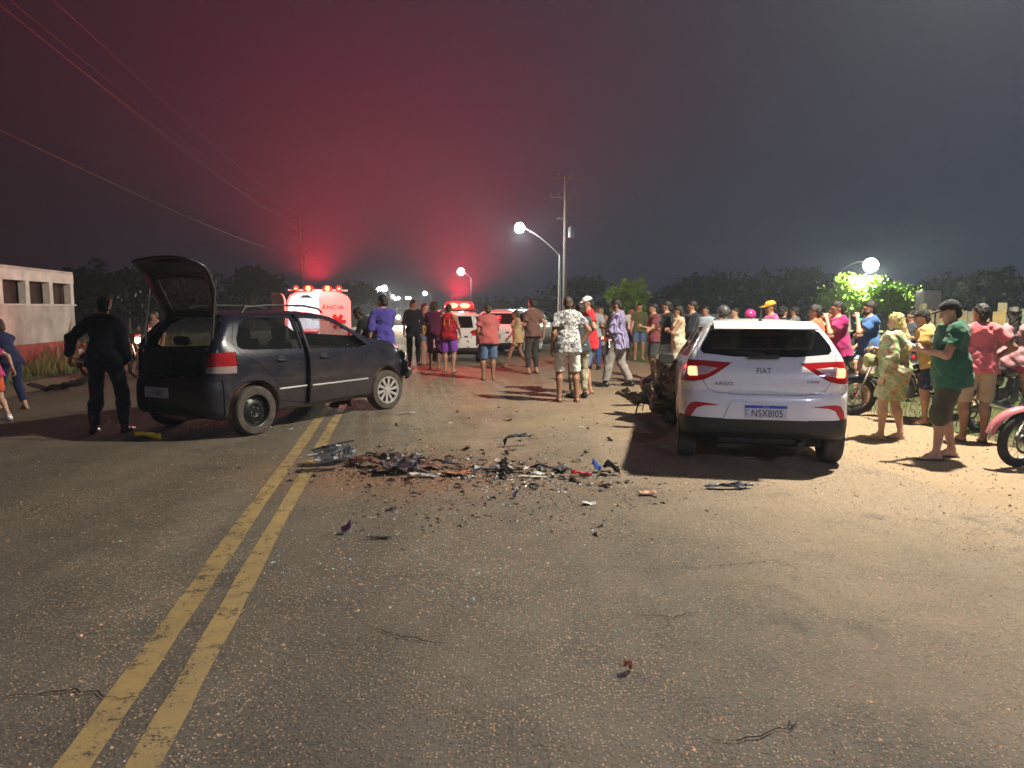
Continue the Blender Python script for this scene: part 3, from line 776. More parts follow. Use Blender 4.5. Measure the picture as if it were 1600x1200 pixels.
    if bottom:
        bm_, ln = bottom[0], bottom[1]; opt = bottom[2] if len(bottom) > 2 else {}
        f = Field(lo, hi, hres); g = opt.get('loose', .014); g1 = opt.get('hemloose', .03 if ln < 1.6 else .02)
        f.ell(hipc + U * .02, (.150 * (1 + (g_ - 1) * .6) * (1.06 if female else 1), .112 * (1 + (g_ - 1) * .5), .13), None, .04, grow=g)
        for q in (-1, 1): f.ell(hipc + np.array([q * .07, -.05, -.02]), (.08, .08, .09), None, .04, grow=g * .8)
        for hp, kn, an in ((hipL, kL, aL), (hipR, kR, aR)): leg(f, hp, kn, an, g, 0, ln, .035, g1)
        f.cut(hipc + U * .10, U); f.folds(.004, 24, int(px) + 9)
        mk('trousers' if ln > 1.6 else 'shorts', f, bm_)
    if shoes:
        for an in (aL, aR):
            out = .015 * (1 if an[0] > 0 else -1); z0 = an[2] - .085
            f = Field(an + np.array([-.1, -.13, -.12]), an + np.array([.1, .25, .12 if shoes[1] != 'boot' else .3]), hr)
            if shoes[1] == 'flip':
                f.cone(np.array([an[0], an[1] - .045, z0 + .006]), np.array([an[0] + out * 2, an[1] + .16, z0 + .006]), .042, .05, 0, (0, 0, 1), 4.5)
            else:
                f.cone(an + np.array([0, -.035, -.045]), an + np.array([out, .09, -.05]), .045, .043, .02); f.cone(an + np.array([out, .07, -.055]), an + np.array([out * 2, .165, -.058]), .047, .038, .02, (0, 0, 1), 1.15)
                f.cone(an + np.array([0, 0, -.03]), an + np.array([0, -.005, .03 if shoes[1] != 'boot' else .16]), .045, .046 if shoes[1] != 'boot' else .058, .02, cuts=((an + np.array([0, 0, .03 if shoes[1] != 'boot' else .16]), (0, 0, 1)),))
                f.cut((0, 0, z0 + .001), (0, 0, -1))
            mk('boot' if shoes[1] == 'boot' else ('sandal' if shoes[1] == 'flip' else 'shoe'), f, shoes[0])
    for ex in extras:
        kind = ex[0]
        if kind == 'belt':
            f = Field(lo, hi, hres); f.ell(hipc + U * .06, (.158 * (1 + (g_ - 1) * .6), .122, .13), None, 0, grow=g_ * .012, cuts=((hipc + U * .10, U), (hipc + U * .055, -U))); f.F = f.F; mk('belt', f, ex[1])
        if kind == 'vest':
            f = Field(lo, hi, hres); torso(f, .03, .05, False); f.cut(hipc + U * .14, -U); f.cut(P(0, 0, .50), U)
            for sd in (-1, 1): f.cut(P(sd * .150, 0, .42), X * sd)
            mk('vest', f, ex[1])
        if kind == 'text':
            body = ex[1]; cu = bpy.data.curves.new('shirt_print', 'FONT'); cu.body = body; cu.size = ex[2]; cu.align_x = 'CENTER'; cu.extrude = .002
            o = bpy.data.objects.new('shirt_print', cu); COL.objects.link(o); bpy.context.view_layer.update()
            me = bpy.data.meshes.new_from_object(o.evaluated_get(bpy.context.evaluated_depsgraph_get())); bpy.data.objects.remove(o)
            yb = ex[4] if len(ex) > 4 else -.145; M3 = Matrix((Vector(X), Vector(U), Vector(-Fw2))).transposed()
            o = link('shirt_print', me, ex[3], root); o.matrix_local = Matrix.Translation(Vector(P(0, yb, ex[5] if len(ex) > 5 else .3))) @ M3.to_4x4()
    root['_w'] = [float(q) for q in arms[1][2]]
    del root['_w']
    info = {'root': root, 'wR': arms[1][2], 'wL': arms[0][2], 's': s, 'dR': u_(arms[1][2] - arms[1][1]), 'dL': u_(arms[0][2] - arms[0][1])}
    return info
def held(info, side, name, builder, m, label, cat):
    """a thing in a person's hand: stays top-level, placed at the hand"""
    r = info['root']; wv = info['w' + side] + info['d' + side] * .11
    M = Matrix.Translation(r.location) @ Matrix.Rotation(r.rotation_euler.z, 4, 'Z') @ Matrix.Scale(info['s'], 4)
    p = M @ Vector(wv); o = builder(name, m, p, r.rotation_euler.z); return tag(o, label, cat)
# ================================================================== VEHICLES
def chaikin(P, n=2):
    P = np.asarray(P, float)
    for _ in range(n):
        Q = np.roll(P, -1, 0); P = np.stack([P * .75 + Q * .25, P * .25 + Q * .75], 1).reshape(-1, 2)
    return P
def poly_sd(P, X, Y):
    """signed distance to a closed polygon on a 2-D grid"""
    P = np.asarray(P, float); d = np.full(np.broadcast(X, Y).shape, 1e9); ins = np.zeros(d.shape, bool)
    for a, b in zip(P, np.roll(P, -1, 0)):
        e = b - a; wx, wy = X - a[0], Y - a[1]; t = np.clip((wx * e[0] + wy * e[1]) / max(e @ e, 1e-12), 0, 1)
        d = np.minimum(d, (wx - e[0] * t) ** 2 + (wy - e[1] * t) ** 2)
        if a[1] != b[1]: ins ^= ((a[1] > Y) != (b[1] > Y)) & (X < (b[0] - a[0]) * (Y - a[1]) / (b[1] - a[1]) + a[0])
    d = np.sqrt(d); return np.where(ins, -d, d)
def smax(a, b, k):
    h = np.clip(.5 - .5 * (b - a) / k, 0, 1); return b + (a - b) * h + k * h * (1 - h)
def offset_poly(P, d):
    P = [Vector((p[0], p[1])) for p in P]; n = len(P)
    A = sum(P[i].x * P[(i + 1) % n].y - P[(i + 1) % n].x * P[i].y for i in range(n)); sg = 1 if A > 0 else -1; out = []
    for i in range(n):
        e1 = (P[i] - P[i - 1]).normalized(); e2 = (P[(i + 1) % n] - P[i]).normalized()
        n1 = Vector((e1.y, -e1.x)) * sg; n2 = Vector((e2.y, -e2.x)) * sg; m = n1 + n2
        m = m / max(m.length_squared / 2, .3); out.append(tuple(P[i] + m * d))
    return out
_bt = {}
def boolean(me, cut_me, op='DIFFERENCE'):
    a = bpy.data.objects.new('t_a', me); b = bpy.data.objects.new('t_b', cut_me); COL.objects.link(a); COL.objects.link(b)
    m = a.modifiers.new('b', 'BOOLEAN'); m.object = b; m.operation = op
    try: m.solver = 'MANIFOLD'
    except Exception: m.solver = 'EXACT'
    bpy.context.view_layer.update(); dg = bpy.context.evaluated_depsgraph_get()
    r = bpy.data.meshes.new_from_object(a.evaluated_get(dg)); bpy.data.objects.remove(a); bpy.data.objects.remove(b)
    return r
def prism_mesh(kind, poly, lo, hi):
    """side: polygon in x,z pushed along y; rear: polygon in y,z pushed along x; top: x,y pushed along z"""
    V = []
    for t in (lo, hi):
        for p in poly: V.append((p[0], t, p[1]) if kind == 'side' else ((t, p[0], p[1]) if kind == 'rear' else (p[0], p[1], t)))
    n = len(poly); F = [tuple(range(n)), tuple(range(2 * n - 1, n - 1, -1))] + [(i, n + i, n + (i + 1) % n, (i + 1) % n) for i in range(n)]
    me = mesh('cut', V, F); bm = bmesh.new(); bm.from_mesh(me); bmesh.ops.recalc_face_normals(bm, faces=bm.faces); bm.to_mesh(me); bm.free(); return me

TYRE = mat('tyre_rubber', (.018, .017, .016), .8, bump=.4, bscale=60, var=.3, vscale=12)
TYRE_D = mat('dusty_tyre_rubber', (.055, .045, .038), .9, bump=.4, bscale=60, var=.35, vscale=10)
BLKP = mat('black_plastic', (.018, .018, .02), .55, bump=.15, bscale=120)
RIM_B = mat('black_steel_rim', (.014, .014, .015), .4, .3); RIM_S = mat('silver_hubcap', (.62, .62, .64), .3, .7)
GLASS = mat('tinted_glass', (.012, .014, .015), .04, spec=.6, alpha=.45); GLASSD = mat('dark_tinted_glass', (.008, .009, .011), .05, spec=.8, alpha=.84)
GLASSC = mat('clear_glass', (.02, .022, .022), .03, spec=.6, alpha=.22)
SEAT = mat('dark_seat_fabric', (.03, .03, .034), .9, bump=.3); CAVE = mat('dark_interior_trim', (.022, .02, .02), .8)
CHROME = mat('chrome', (.75, .75, .75), .12, 1.0); LAMPR = mat('red_lamp_plastic', (.42, .012, .015), .12, coat=.6); LAMPW = mat('clear_lamp_plastic', (.55, .52, .50), .12, coat=.6)
PLATE = mat('number_plate_white', (.62, .63, .66), .4); PLTXT = mat('plate_letters', (.01, .01, .012), .5); PLBLUE = mat('plate_blue_band', (.015, .06, .42), .4)
GREYPL = mat('number_plate_grey', (.30, .29, .30), .5)
RED_ON = mat('tail_lamp_lit', (.8, .1, .05), .3, emit=(1, .20, .10), es=3.2)

def text_mesh(body, size, name, m, parent, M, extrude=.002, align='CENTER', sx=1.0):
    cu = bpy.data.curves.new(name, 'FONT'); cu.body = body; cu.size = size; cu.align_x = align; cu.align_y = 'CENTER'; cu.extrude = extrude; cu.space_character = 1.05
    o = bpy.data.objects.new('t_t', cu); COL.objects.link(o); bpy.context.view_layer.update()
    me = bpy.data.meshes.new_from_object(o.evaluated_get(bpy.context.evaluated_depsgraph_get())); bpy.data.objects.remove(o)
    o = link(name, me, m, parent); o.matrix_local = M @ Matrix.Diagonal((sx, 1, 1, 1)); return o
REARM = lambda p, tilt=0.0: Matrix.Translation(p) @ Matrix(((0, 0, -1, 0), (-1, 0, 0, 0), (0, 1, 0, 0), (0, 0, 0, 1))) @ Matrix.Rotation(-tilt, 4, 'X')   # text read from behind the car

def wheel(parent, x, y, r=.30, wd=.185, style='steel', tyre=TYRE, steer=0.0, tilt=0.0, z=None, name='wheel'):
    sd = 1 if y > 0 else -1
    e = bpy.data.objects.new(name, None); COL.objects.link(e); e.parent = parent; e.location = (x, y, r if z is None else z)
    e.rotation_euler = (R(tilt), 0, R(steer)); h = wd / 2; ri = r * .66
    M = Matrix.Rotation(-PI / 2 * sd, 4, 'X')       # local +Z of the lathe looks outward
    MB().lathe([(ri, -h * .9), (r * .80, -h), (r * .93, -h * .97), (r * .985, -h * .80), (r, -h * .55), (r * .985, -h * .42), (r * .985, -h * .36), (r, -h * .25), (r, h * .25), (r * .985, h * .36), (r * .985, h * .42), (r, h * .55), (r * .985, h * .80), (r * .93, h * .97), (r * .80, h), (ri, h * .9), (ri * .97, h * .6), (ri * .97, -h * .6)], 40, M, True).build('tyre', tyre, e, True)
    if style == 'steel':
        MB().lathe([(ri, h * .82), (ri * 1.03, h * .9), (ri * .96, h * .8), (ri * .88, h * .2), (ri * .78, h * .15), (ri * .6, h * .42), (ri * .42, h * .5), (ri * .3, h * .3), (0, h * .35), (0, -h * .2), (ri * .9, -h * .5)], 32, M).build('rim', RIM_B, e, True)
        for k in range(8):
            a = 2 * PI * k / 8; MB().lathe([(0, 0), (.022, 0), (.022, .004), (0, .005)], 8, M @ Matrix.Translation((ri * .70 * math.cos(a), ri * .70 * math.sin(a), h * .30))).build('rim_hole', mat('rim_hole_shade', (.002, .002, .002), .9), e)  # black discs on the rim paint the shade of its holes
        for k in range(4):
            a = 2 * PI * k / 4 + .4; MB().lathe([(0, 0), (.011, 0), (.011, .014), (0, .016)], 6, M @ Matrix.Translation((ri * .26 * math.cos(a), ri * .26 * math.sin(a), h * .34))).build('wheel_bolt', mat('dull_steel', (.2, .19, .18), .5, .8), e)
    else:
        MB().lathe([(ri * .95, -h * .3), (ri * .9, h * .05), (0, h * .05)], 32, M).build('brake_backing', RIM_B, e, True)
        mb = MB().lathe([(ri * 1.05, h * .88), (ri * 1.04, h * 1.0), (ri * .95, h * 1.0), (ri * .90, h * .75), (ri * .93, h * .7)], 36, M, True)
        for k in range(10):
            a = 2 * PI * k / 10; c, s_ = math.cos(a), math.sin(a); c2, s2 = math.cos(a + .2), math.sin(a + .2)
            for da, w0, w1 in ((0, .010, .020),):
                P = []
                for rr, ww, hh_, aa in ((ri * .20, .014, h * .82, a), (ri * .97, .026, h * .92, a + .17)):
                    cc, ss = math.cos(aa), math.sin(aa)
                    P += [(rr * cc + ww * ss, rr * ss - ww * cc, hh_), (rr * cc - ww * ss, rr * ss + ww * cc, hh_), (rr * cc - ww * ss, rr * ss + ww * cc, hh_ - .02), (rr * cc + ww * ss, rr * ss - ww * cc, hh_ - .02)]
                P = [M @ Vector(p) for p in P]
                mb.add(P, [(0, 1, 5, 4), (1, 2, 6, 5), (2, 3, 7, 6), (3, 0, 4, 7), (0, 3, 2, 1), (4, 5, 6, 7)])
        mb.lathe([(0, h * .95), (ri * .2, h * .93), (ri * .25, h * .8), (0, h * .7)], 20, M)
        mb.build('hubcap', RIM_S, e)
    return e

class Car:
    def __init__(s, name, label, cat, loc, heading, spec, group=None):
        """heading: Vector the nose points to"""
        s.root = empty(name, loc, math.atan2(heading[1], heading[0]), label, cat, group); s.sp = spec
        h = spec.get('h', .024); prof = chaikin(spec['prof'], 2); sec = [(y, z) for y, z in spec['sect']]; sec = sec + [(-y, z) for y, z in reversed(sec)]
        sec = chaikin(sec, 2); pl = [(x, y) for x, y in spec['plan']]; pl = pl + [(x, -y) for x, y in reversed(pl)]; pl = chaikin(pl, 2)
        lo = np.array([prof[:, 0].min() - .12, -sec[:, 0].max() - .12, prof[:, 1].min() - .1]); hi = np.array([prof[:, 0].max() + .12, sec[:, 0].max() + .12, prof[:, 1].max() + .1])
        f = Field(lo, hi, h); x, y, z = f.ax
        a = poly_sd(prof, x[:, None], z[None, :]); b = poly_sd(sec, y[:, None], z[None, :]); c = poly_sd(pl, x[:, None], y[None, :])
        F = smax(a[:, None, :], b[None, :, :], spec.get('k', .09)); F = smax(F, c[:, :, None], .08)
        X, Y, Z = x[:, None, None], y[None, :, None], z[None, None, :]
        if 'mod' in spec: F = spec['mod'](F, X, Y, Z)
        rw = spec.get('rw', .35); wells = np.full(F.shape, BIG)
        for wx in (0, spec['wb']):
            ww = np.maximum(np.sqrt((X - wx) ** 2 + (Z - spec.get('wz', .30)) ** 2) - rw, .52 - np.abs(Y)); wells = np.minimum(wells, ww)
            # slight flare round the arch
            rr = np.abs(np.sqrt((X - wx) ** 2 + (Z - .30) ** 2) - rw - .03); F = F - .010 * np.exp(-(rr / .035) ** 2)
        cav = np.maximum.reduce([F + .036, np.broadcast_to(.40 - Z, F.shape), -(wells - .035), np.broadcast_to(X - spec.get('fire', 2.15), F.shape)])
        A = np.maximum(np.maximum(F, -cav), -wells); B = np.maximum(np.maximum(F + .007, -(F + .034)), -(cav + .1) * 0 - BIG)
        B = np.maximum(F + .007, -(F + .036 + h * .2))
        f.F = A.astype(np.float32); s.A = f.mesh('car_body')
        f.F = B.astype(np.float32); s.B = f.mesh('t_inset')
        s.parts = {}
    def cutout(s, name, kind, poly, lo, hi, m=None, gap=.004, src='A', parent=None, keep=True, hole=0.0, label=None):
        """cuts a panel out of the shell along a polygon, leaving a real gap"""
        o = None
        if keep:
            me = boolean(s.A if src == 'A' else s.B, prism_mesh(kind, offset_poly(poly, hole), lo, hi), 'INTERSECT')
            if src == 'B' or len(me.polygons):
                me.polygons.foreach_set('use_smooth', [True] * len(me.polygons))
                try: me.set_sharp_from_angle(angle=R(35))
                except Exception: pass
                o = link(name, me, None, parent or s.root)
                me.materials.clear(); me.materials.append(m)
                if label: o['label'] = label
        s.A = boolean(s.A, prism_mesh(kind, offset_poly(poly, gap), lo - .01, hi + .01), 'DIFFERENCE'); return o
    def split(s, o, name, kind, poly, lo, hi, m, gap=.003, parent=None):
        """takes a piece out of a part already cut"""
        me = boolean(o.data, prism_mesh(kind, poly, lo, hi), 'INTERSECT'); me.materials.clear(); me.materials.append(m); q = link(name, me, None, parent or o)
        ms = list(o.data.materials); o.data = boolean(o.data, prism_mesh(kind, offset_poly(poly, gap), lo - .01, hi + .01), 'DIFFERENCE')
        o.data.materials.clear(); [o.data.materials.append(q_) for q_ in ms]; return q
    def finish(s, m, name='body'):
        s.A.polygons.foreach_set('use_smooth', [True] * len(s.A.polygons))
        try: s.A.set_sharp_from_angle(angle=R(35))
        except Exception: pass
        s.A.materials.clear(); s.A.materials.append(m); o = link(name, s.A, None, s.root); s.body = o; return o
    def seats(s, xs=(1.15,), rear=.25, m=None, belt=1.0):
        m = m or SEAT
        for x in xs:
            for y in (-.36, .36):
                mb = MB().box((x + .02, y, .56), (.50, .48, .16), None, .05)
                mb.box((x - .26, y, .86), (.14, .46, .58), Matrix.Rotation(-.28, 3, 'Y'), .05); o = mb.build('seat', m, s.root, True)
                MB().box((x - .37, y, 1.22), (.10, .26, .17), Matrix.Rotation(-.2, 3, 'Y'), .04).build('headrest', m, o, True)
        if rear is not None:
            mb = MB().box((rear, 0, .56), (.48, 1.2, .15), None, .05); mb.box((rear - .26, 0, .82), (.13, 1.2, .5), Matrix.Rotation(-.3, 3, 'Y'), .05); o = mb.build('rear_bench', m, s.root, True)
            for y in (-.38, .38): MB().box((rear - .36, y, 1.14), (.09, .24, .12), Matrix.Rotation(-.2, 3, 'Y'), .035).build('headrest', m, o, True)
        x = s.sp.get('dash', 1.95)
        MB().box((x, 0, .86), (.42, 1.35, .24), None, .06).build('dashboard', CAVE, s.root, True)
        MB().lathe([(.18, -.012), (.192, 0), (.18, .012), (.168, 0)], 24, Matrix.Translation((x - .33, .36, .93)) @ Matrix.Rotation(R(-65), 4, 'Y'), True).build('steering_wheel', BLKP, s.root, True)

def mirror_part(parent, x, y, z, m, sd):
    a = Matrix.Rotation(R(-12) * sd, 3, 'Z')
    o = MB().box((x, y + sd * .10, z + .02), (.10, .20, .135), a, .035).box((x + .02, y, z - .02), (.08, .10, .05), None, .015).build('side_mirror', m, parent, True)
    MB().box((x - .052, y + sd * .10, z + .02), (.006, .17, .105), a, 0).build('mirror_glass', CHROME, o); return o
def door_handle(parent, x, y, z, m, sd):
    return MB().tube([(x - .09, y + sd * -.01, z), (x - .06, y + sd * .025, z), (x + .06, y + sd * .025, z), (x + .09, y - sd * .01, z)], .011, 8).build('door_handle', m, parent, True)
def surf_y(me, x, z, sd):
    """outermost body y at x, z"""
    from mathutils.bvhtree import BVHTree
    key = id(me)
    if key not in _bt:
        n = len(me.vertices); co = np.empty(n * 3, np.float32); me.vertices.foreach_get('co', co); co = co.reshape(-1, 3)
        _bt[key] = (BVHTree.FromPolygons([tuple(c) for c in co.tolist()], [tuple(p.vertices) for p in me.polygons]), me)
    h = _bt[key][0].ray_cast(Vector((x, 2.0 * sd, z)), Vector((0, -sd, 0))); return h[0].y if h[0] else .8 * sd
def surf_x(me, y, z, d=1):
    surf_y(me, .5, .6, 1); h = _bt[id(me)][0].ray_cast(Vector((-3.0 * d, y, z)), Vector((d, 0, 0))); return h[0].x if h[0] else -.6

def surf_x2(me, y, z):
    from mathutils.bvhtree import BVHTree
    h = BVHTree.FromPolygons([v.co[:] for v in me.vertices], [tuple(p.vertices) for p in me.polygons]).ray_cast(Vector((-3, y, z)), Vector((1, 0, 0))); return h[0].x if h[0] else -.62
def dusty_paint(name, col, rough=.32, coat=.5, dirt=.5, dirtc=(.20, .13, .08), metal=0.0, dz=.75):
    m, nt, b = new_mat(name); L = nt.links.new; tc = nt.nodes.new('ShaderNodeTexCoord'); I = b.inputs
    sep = nt.nodes.new('ShaderNodeSeparateXYZ'); L(tc.outputs['Object'], sep.inputs[0])
    n = nt.nodes.new('ShaderNodeTexNoise'); n.inputs['Scale'].default_value = 3.5; n.inputs['Detail'].default_value = 8; n.inputs['Roughness'].default_value = .7; L(tc.outputs['Object'], n.inputs['Vector'])
    r = nt.nodes.new('ShaderNodeMapRange'); r.inputs['From Min'].default_value = .2; r.inputs['From Max'].default_value = dz; r.inputs['To Min'].default_value = 1; r.inputs['To Max'].default_value = 0; L(sep.outputs[2], r.inputs['Value'])
    a = nt.nodes.new('ShaderNodeMath'); a.operation = 'MULTIPLY_ADD'; L(n.outputs[0], a.inputs[0]); a.inputs[1].default_value = 1.4; a.inputs[2].default_value = -.65
    c = nt.nodes.new('ShaderNodeMath'); c.operation = 'ADD'; L(a.outputs[0], c.inputs[0]); L(r.outputs[0], c.inputs[1]); c.use_clamp = True
    d = nt.nodes.new('ShaderNodeMath'); d.operation = 'MULTIPLY'; L(c.outputs[0], d.inputs[0]); d.inputs[1].default_value = dirt; d.use_clamp = True
    x = nt.nodes.new('ShaderNodeMix'); x.data_type = 'RGBA'; L(d.outputs[0], x.inputs[0]); x.inputs[6].default_value = (*col, 1); x.inputs[7].default_value = (*dirtc, 1); L(x.outputs[2], I['Base Color'])
    rr = nt.nodes.new('ShaderNodeMapRange'); rr.inputs['To Min'].default_value = rough; rr.inputs['To Max'].default_value = .85; L(d.outputs[0], rr.inputs['Value']); L(rr.outputs[0], I['Roughness'])
    I['Coat Weight'].default_value = coat; I['Coat Roughness'].default_value = .06; I['Metallic'].default_value = metal
    return m

def crumple(F, X, Y, Z, x0, amp, ycen=None, seed=3):
    rg = random.Random(seed); m = np.clip((X - x0) / .5, 0, 1)
    if ycen is not None: m = m * np.clip(1 - np.abs(Y - ycen) / 1.0, 0, 1)
    q = 0
    for i in range(6):
        a, b, c, ph = [rg.uniform(-1, 1) for _ in range(3)] + [rg.uniform(0, 6)]
        q = q + np.abs(np.sin((a * X + b * Y + c * Z) * (5 + 4 * i) + ph)) / (1 + .5 * i) - .3
    return F + m * amp * q
# ------------------------------------------------------------------ the white hatchback seen from behind
W_PAINT = dusty_paint('white_car_paint', (.74, .75, .78), .25, .8, .22, (.45, .36, .27), dz=.55)
def white_hatchback():
    prof = [(-.42, .30), (-.60, .355), (-.66, .46), (-.68, .62), (-.66, .74), (-.60, .82), (-.585, .98), (-.50, 1.10), (-.34, 1.32), (-.25, 1.44), (-.10, 1.475), (.4, 1.51), (1.0, 1.505), (1.35, 1.455), (1.75, 1.27), (2.15, 1.05), (2.35, 1.0), (2.75, .95), (3.05, .84), (3.24, .66), (3.28, .45), (3.2, .28), (3.0, .2), (1.2, .18)]
    sect = [(.72, .16), (.80, .26), (.84, .40), (.862, .60), (.865, .78), (.85, .92), (.80, 1.02), (.745, 1.12), (.64, 1.32), (.555, 1.44), (.44, 1.50), (.2, 1.535), (0, 1.54)]
    plan = [(3.30, 0), (3.26, .45), (3.12, .70), (2.7, .86), (1.3, .875), (0, .875), (-.35, .835), (-.56, .72), (-.655, .48), (-.69, 0)]
    def mod(F, X, Y, Z):
        # tailgate sits forward of the bumper, crease under the lamps
        F = F + .018 * np.exp(-((Z - .80) / .03) ** 2) * (X < -.4)
        return crumple(F, X, Y, Z, 2.35, .05, .7)
    H = Vector((math.sin(R(12.3)), math.cos(R(12.3)), 0))
    rc = G(1193, 737.5) + H * .67 + Vector((0, 0, 0))
    c = Car('white_hatchback', 'white hatchback with crushed front left corner, seen from behind with tail lamps lit', 'car', rc, H,
            dict(prof=prof, sect=sect, plan=plan, wb=2.52, rw=.345, mod=mod, h=.022, k=.07, fire=2.1, dash=1.9)); rt = c.root
    # rear window
    rwin = [(-.60, 1.165), (-.63, 1.20), (-.62, 1.25), (-.53, 1.385), (-.48, 1.405), (.48, 1.405), (.53, 1.385), (.62, 1.25), (.63, 1.20), (.60, 1.165), (.3, 1.135), (-.3, 1.135)]
    c.cutout('rear_window', 'rear', rwin, -1.0, .1, GLASSD, .001, 'B')
    # lamps: arrow shape across tailgate and wing
    for sd in (-1, 1):
        P = [(y * sd, z) for y, z in ((.335, 1.075), (.36, 1.052), (.50, .955), (.60, .905), (.70, .885), (.90, .88), (.90, 1.06), (.78, 1.095), (.70, 1.098), (.55, 1.09))]
        o = c.cutout('tail_lamp', 'rear', P, -1.0, -.30, LAMPR, .003)
        # pale wedge and lit square in each lamp
        W = [(y * sd, z) for y, z in ((.46, 1.025), (.56, .965), (.64, .95), (.68, .96), (.68, 1.04), (.60, 1.045))]
        x_ = -.80
        me = boolean(o.data, prism_mesh('rear', W, -1, -.3), 'INTERSECT')
        if len(me.vertices):
            me.materials.clear(); me.materials.append(mat('pale_lamp_wedge', (.45, .30, .32), .2, coat=.5)); q = link('lamp_lens', me, None, o); q.location = (-.003, sd * .001, 0)
        W = [(y * sd, z) for y, z in ((.655, .945), (.735, .94), (.75, .955), (.75, 1.02), (.735, 1.035), (.665, 1.035))]
        me = boolean(o.data, prism_mesh('rear', W, -1, -.3), 'INTERSECT')
        me.materials.clear(); me.materials.append(RED_ON); q = link('lamp_bulb', me, None, o); q.location = (-.008, sd * .003, 0)
        # red reflector let into the bumper corner
        Rf = [(y * sd, z) for y, z in ((.43, .655), (.58, .648), (.655, .62), (.69, .57), (.715, .527), (.775, .527), (.755, .60), (.715, .66), (.66, .678), (.55, .672))]
        c.cutout('bumper_reflector', 'rear', Rf, -1.0, -.3, mat('red_reflector', (.50, .015, .03), .15, coat=.5), .002)
    # tailgate
    tg = [(-.60, .895), (-.55, .82), (-.48, .785), (-.3, .772), (.3, .772), (.48, .785), (.55, .82), (.60, .895), (.66, 1.12), (.66, 1.24), (.55, 1.42), (-.55, 1.42), (-.66, 1.24), (-.66, 1.12)]
    tail = c.cutout('tailgate', 'rear', tg, -1.0, -.18, W_PAINT, .005)
    # black lower bumper
    lb = [(-.92, .15), (-.92, .525), (.92, .525), (.92, .15)]
    c.cutout('lower_bumper', 'rear', lb, -1.0, -.33, BLKP, .001)
    # side windows and doors (left side seen)
    sw1 = [(-.20, 1.13), (.0, 1.10), (.78, 1.06), (.78, 1.40), (.3, 1.415), (.0, 1.36)]; sw2 = [(.86, 1.055), (1.95, 1.02), (1.80, 1.12), (1.40, 1.35), (1.25, 1.39), (.86, 1.40)]
    for P in (sw1, sw2):
        for a, b in ((.2, 1.0), (-1.0, -.2)): c.cutout('side_window', 'side', P, a, b, GLASSD, .001, 'B')
    ws = [(-.66, 1.08), (.66, 1.08), (.54, 1.42), (-.54, 1.42)]
    c.cutout('windscreen', 'rear', ws, 1.2, 2.6, GLASS, .001, 'B')
    for nm, P in (('door', [(.36, .42), (.82, .30), (.82, 1.43), (.2, 1.43), (-.1, 1.2), (-.02, .9), (.30, .68)]), ('door', [(.83, .30), (1.95, .30), (2.0, .8), (2.0, 1.05), (1.4, 1.40), (.83, 1.43)])):
        for sd, a, b in ((1, .4, 1.0), (-1, -1.0, -.4)):
            d = c.cutout(nm, 'side', P, a, b, W_PAINT, .004)
            if d: door_handle(d, P[0][0] + .15 if P[0][0] < .5 else 1.0, surf_y(c.A, .6, .88, sd), .90, W_PAINT, sd)
    c.finish(W_PAINT)
    # rear spoiler lip and brake light
    MB().prism([(-.50, 1.42), (-.40, 1.455), (-.12, 1.487), (-.12, 1.46), (-.35, 1.425), (-.44, 1.405)], -.50, .50).build('roof_spoiler', W_PAINT, rt, False)
    MB().prism([(-.475, 1.408), (-.42, 1.425), (-.36, 1.425), (-.36, 1.39), (-.40, 1.385)], -.22, .22).build('high_brake_lamp', mat('dark_red_lens', (.06, .005, .006), .15), rt)
    # wiper
    xw = -.64
    MB().tube([(xw + .10, -.02, 1.13), (xw + .085, .03, 1.165), (xw + .11, .30, 1.19)], [.02, .012, .006], 8).box((xw + .105, .02, 1.14), (.05, .30, .035), Matrix.Rotation(R(28), 3, 'Y'), .012).build('rear_wiper', BLKP, rt, True)
    # number plate in its recess
    xp = surf_x(c.A, 0, .61) - .006
    rec = [(-.40, .525), (-.33, .695), (.33, .695), (.40, .525)]
    MB().prism([(p[0], p[1]) for p in offset_poly(rec, .0)], -.004, .004, Matrix.Translation((xp - .000, 0, 0)) @ Matrix.Rotation(PI / 2, 4, 'Z')).build('plate_recess', mat('recess_white', (.66, .67, .71), .3, coat=.5), rt)
    pl = MB().box((xp - .012, 0, .605), (.010, .40, .13), None, .004).build('number_plate', PLATE, rt)
    MB().box((xp - .0185, 0, .655), (.003, .395, .026), None, 0).build('plate_band', PLBLUE, pl)
    MB().box((xp - .0185, 0, .592), (.002, .385, .094)).build('plate_face', mat('plate_pale', (.50, .52, .58), .4), pl)
    text_mesh('NSX8I05', .098, 'plate_lettering', PLTXT, pl, REARM((xp - .021, -.01, .588)), .001, sx=.80)
    text_mesh('BRASIL', .018, 'plate_country', PLATE, pl, REARM((xp - .021, 0, .655)), .0006)
    MB().box((xp - .021, -.175, .655), (.002, .024, .015)).build('plate_flag', mat('plate_flag_green', (.02, .25, .08), .4), pl)
    for sd in (-1, 1): MB().box((xp - .0205, .182, .60 + sd * .018), (.002, .012, .012)).build('plate_mark', PLTXT, pl)
    # tailgate badge and lettering
    xb = surf_x(tail.data, 0, 1.01) if False else -.607
    from mathutils.bvhtree import BVHTree
    def tx(y, z):
        bt = BVHTree.FromPolygons([v.co[:] for v in tail.data.vertices], [tuple(p.vertices) for p in tail.data.polygons]) if not hasattr(c, 'bt') else c.bt
        c.bt = bt; h = bt.ray_cast(Vector((-3, y, z)), Vector((1, 0, 0))); return (h[0].x, h[1]) if h[0] else (-.6, Vector((-1, 0, 0)))
    MG = mat('badge_grey', (.26, .26, .33), .25, .6)
    x1, n1 = tx(.0, 1.00); tl = math.atan2(n1.z, -n1.x)
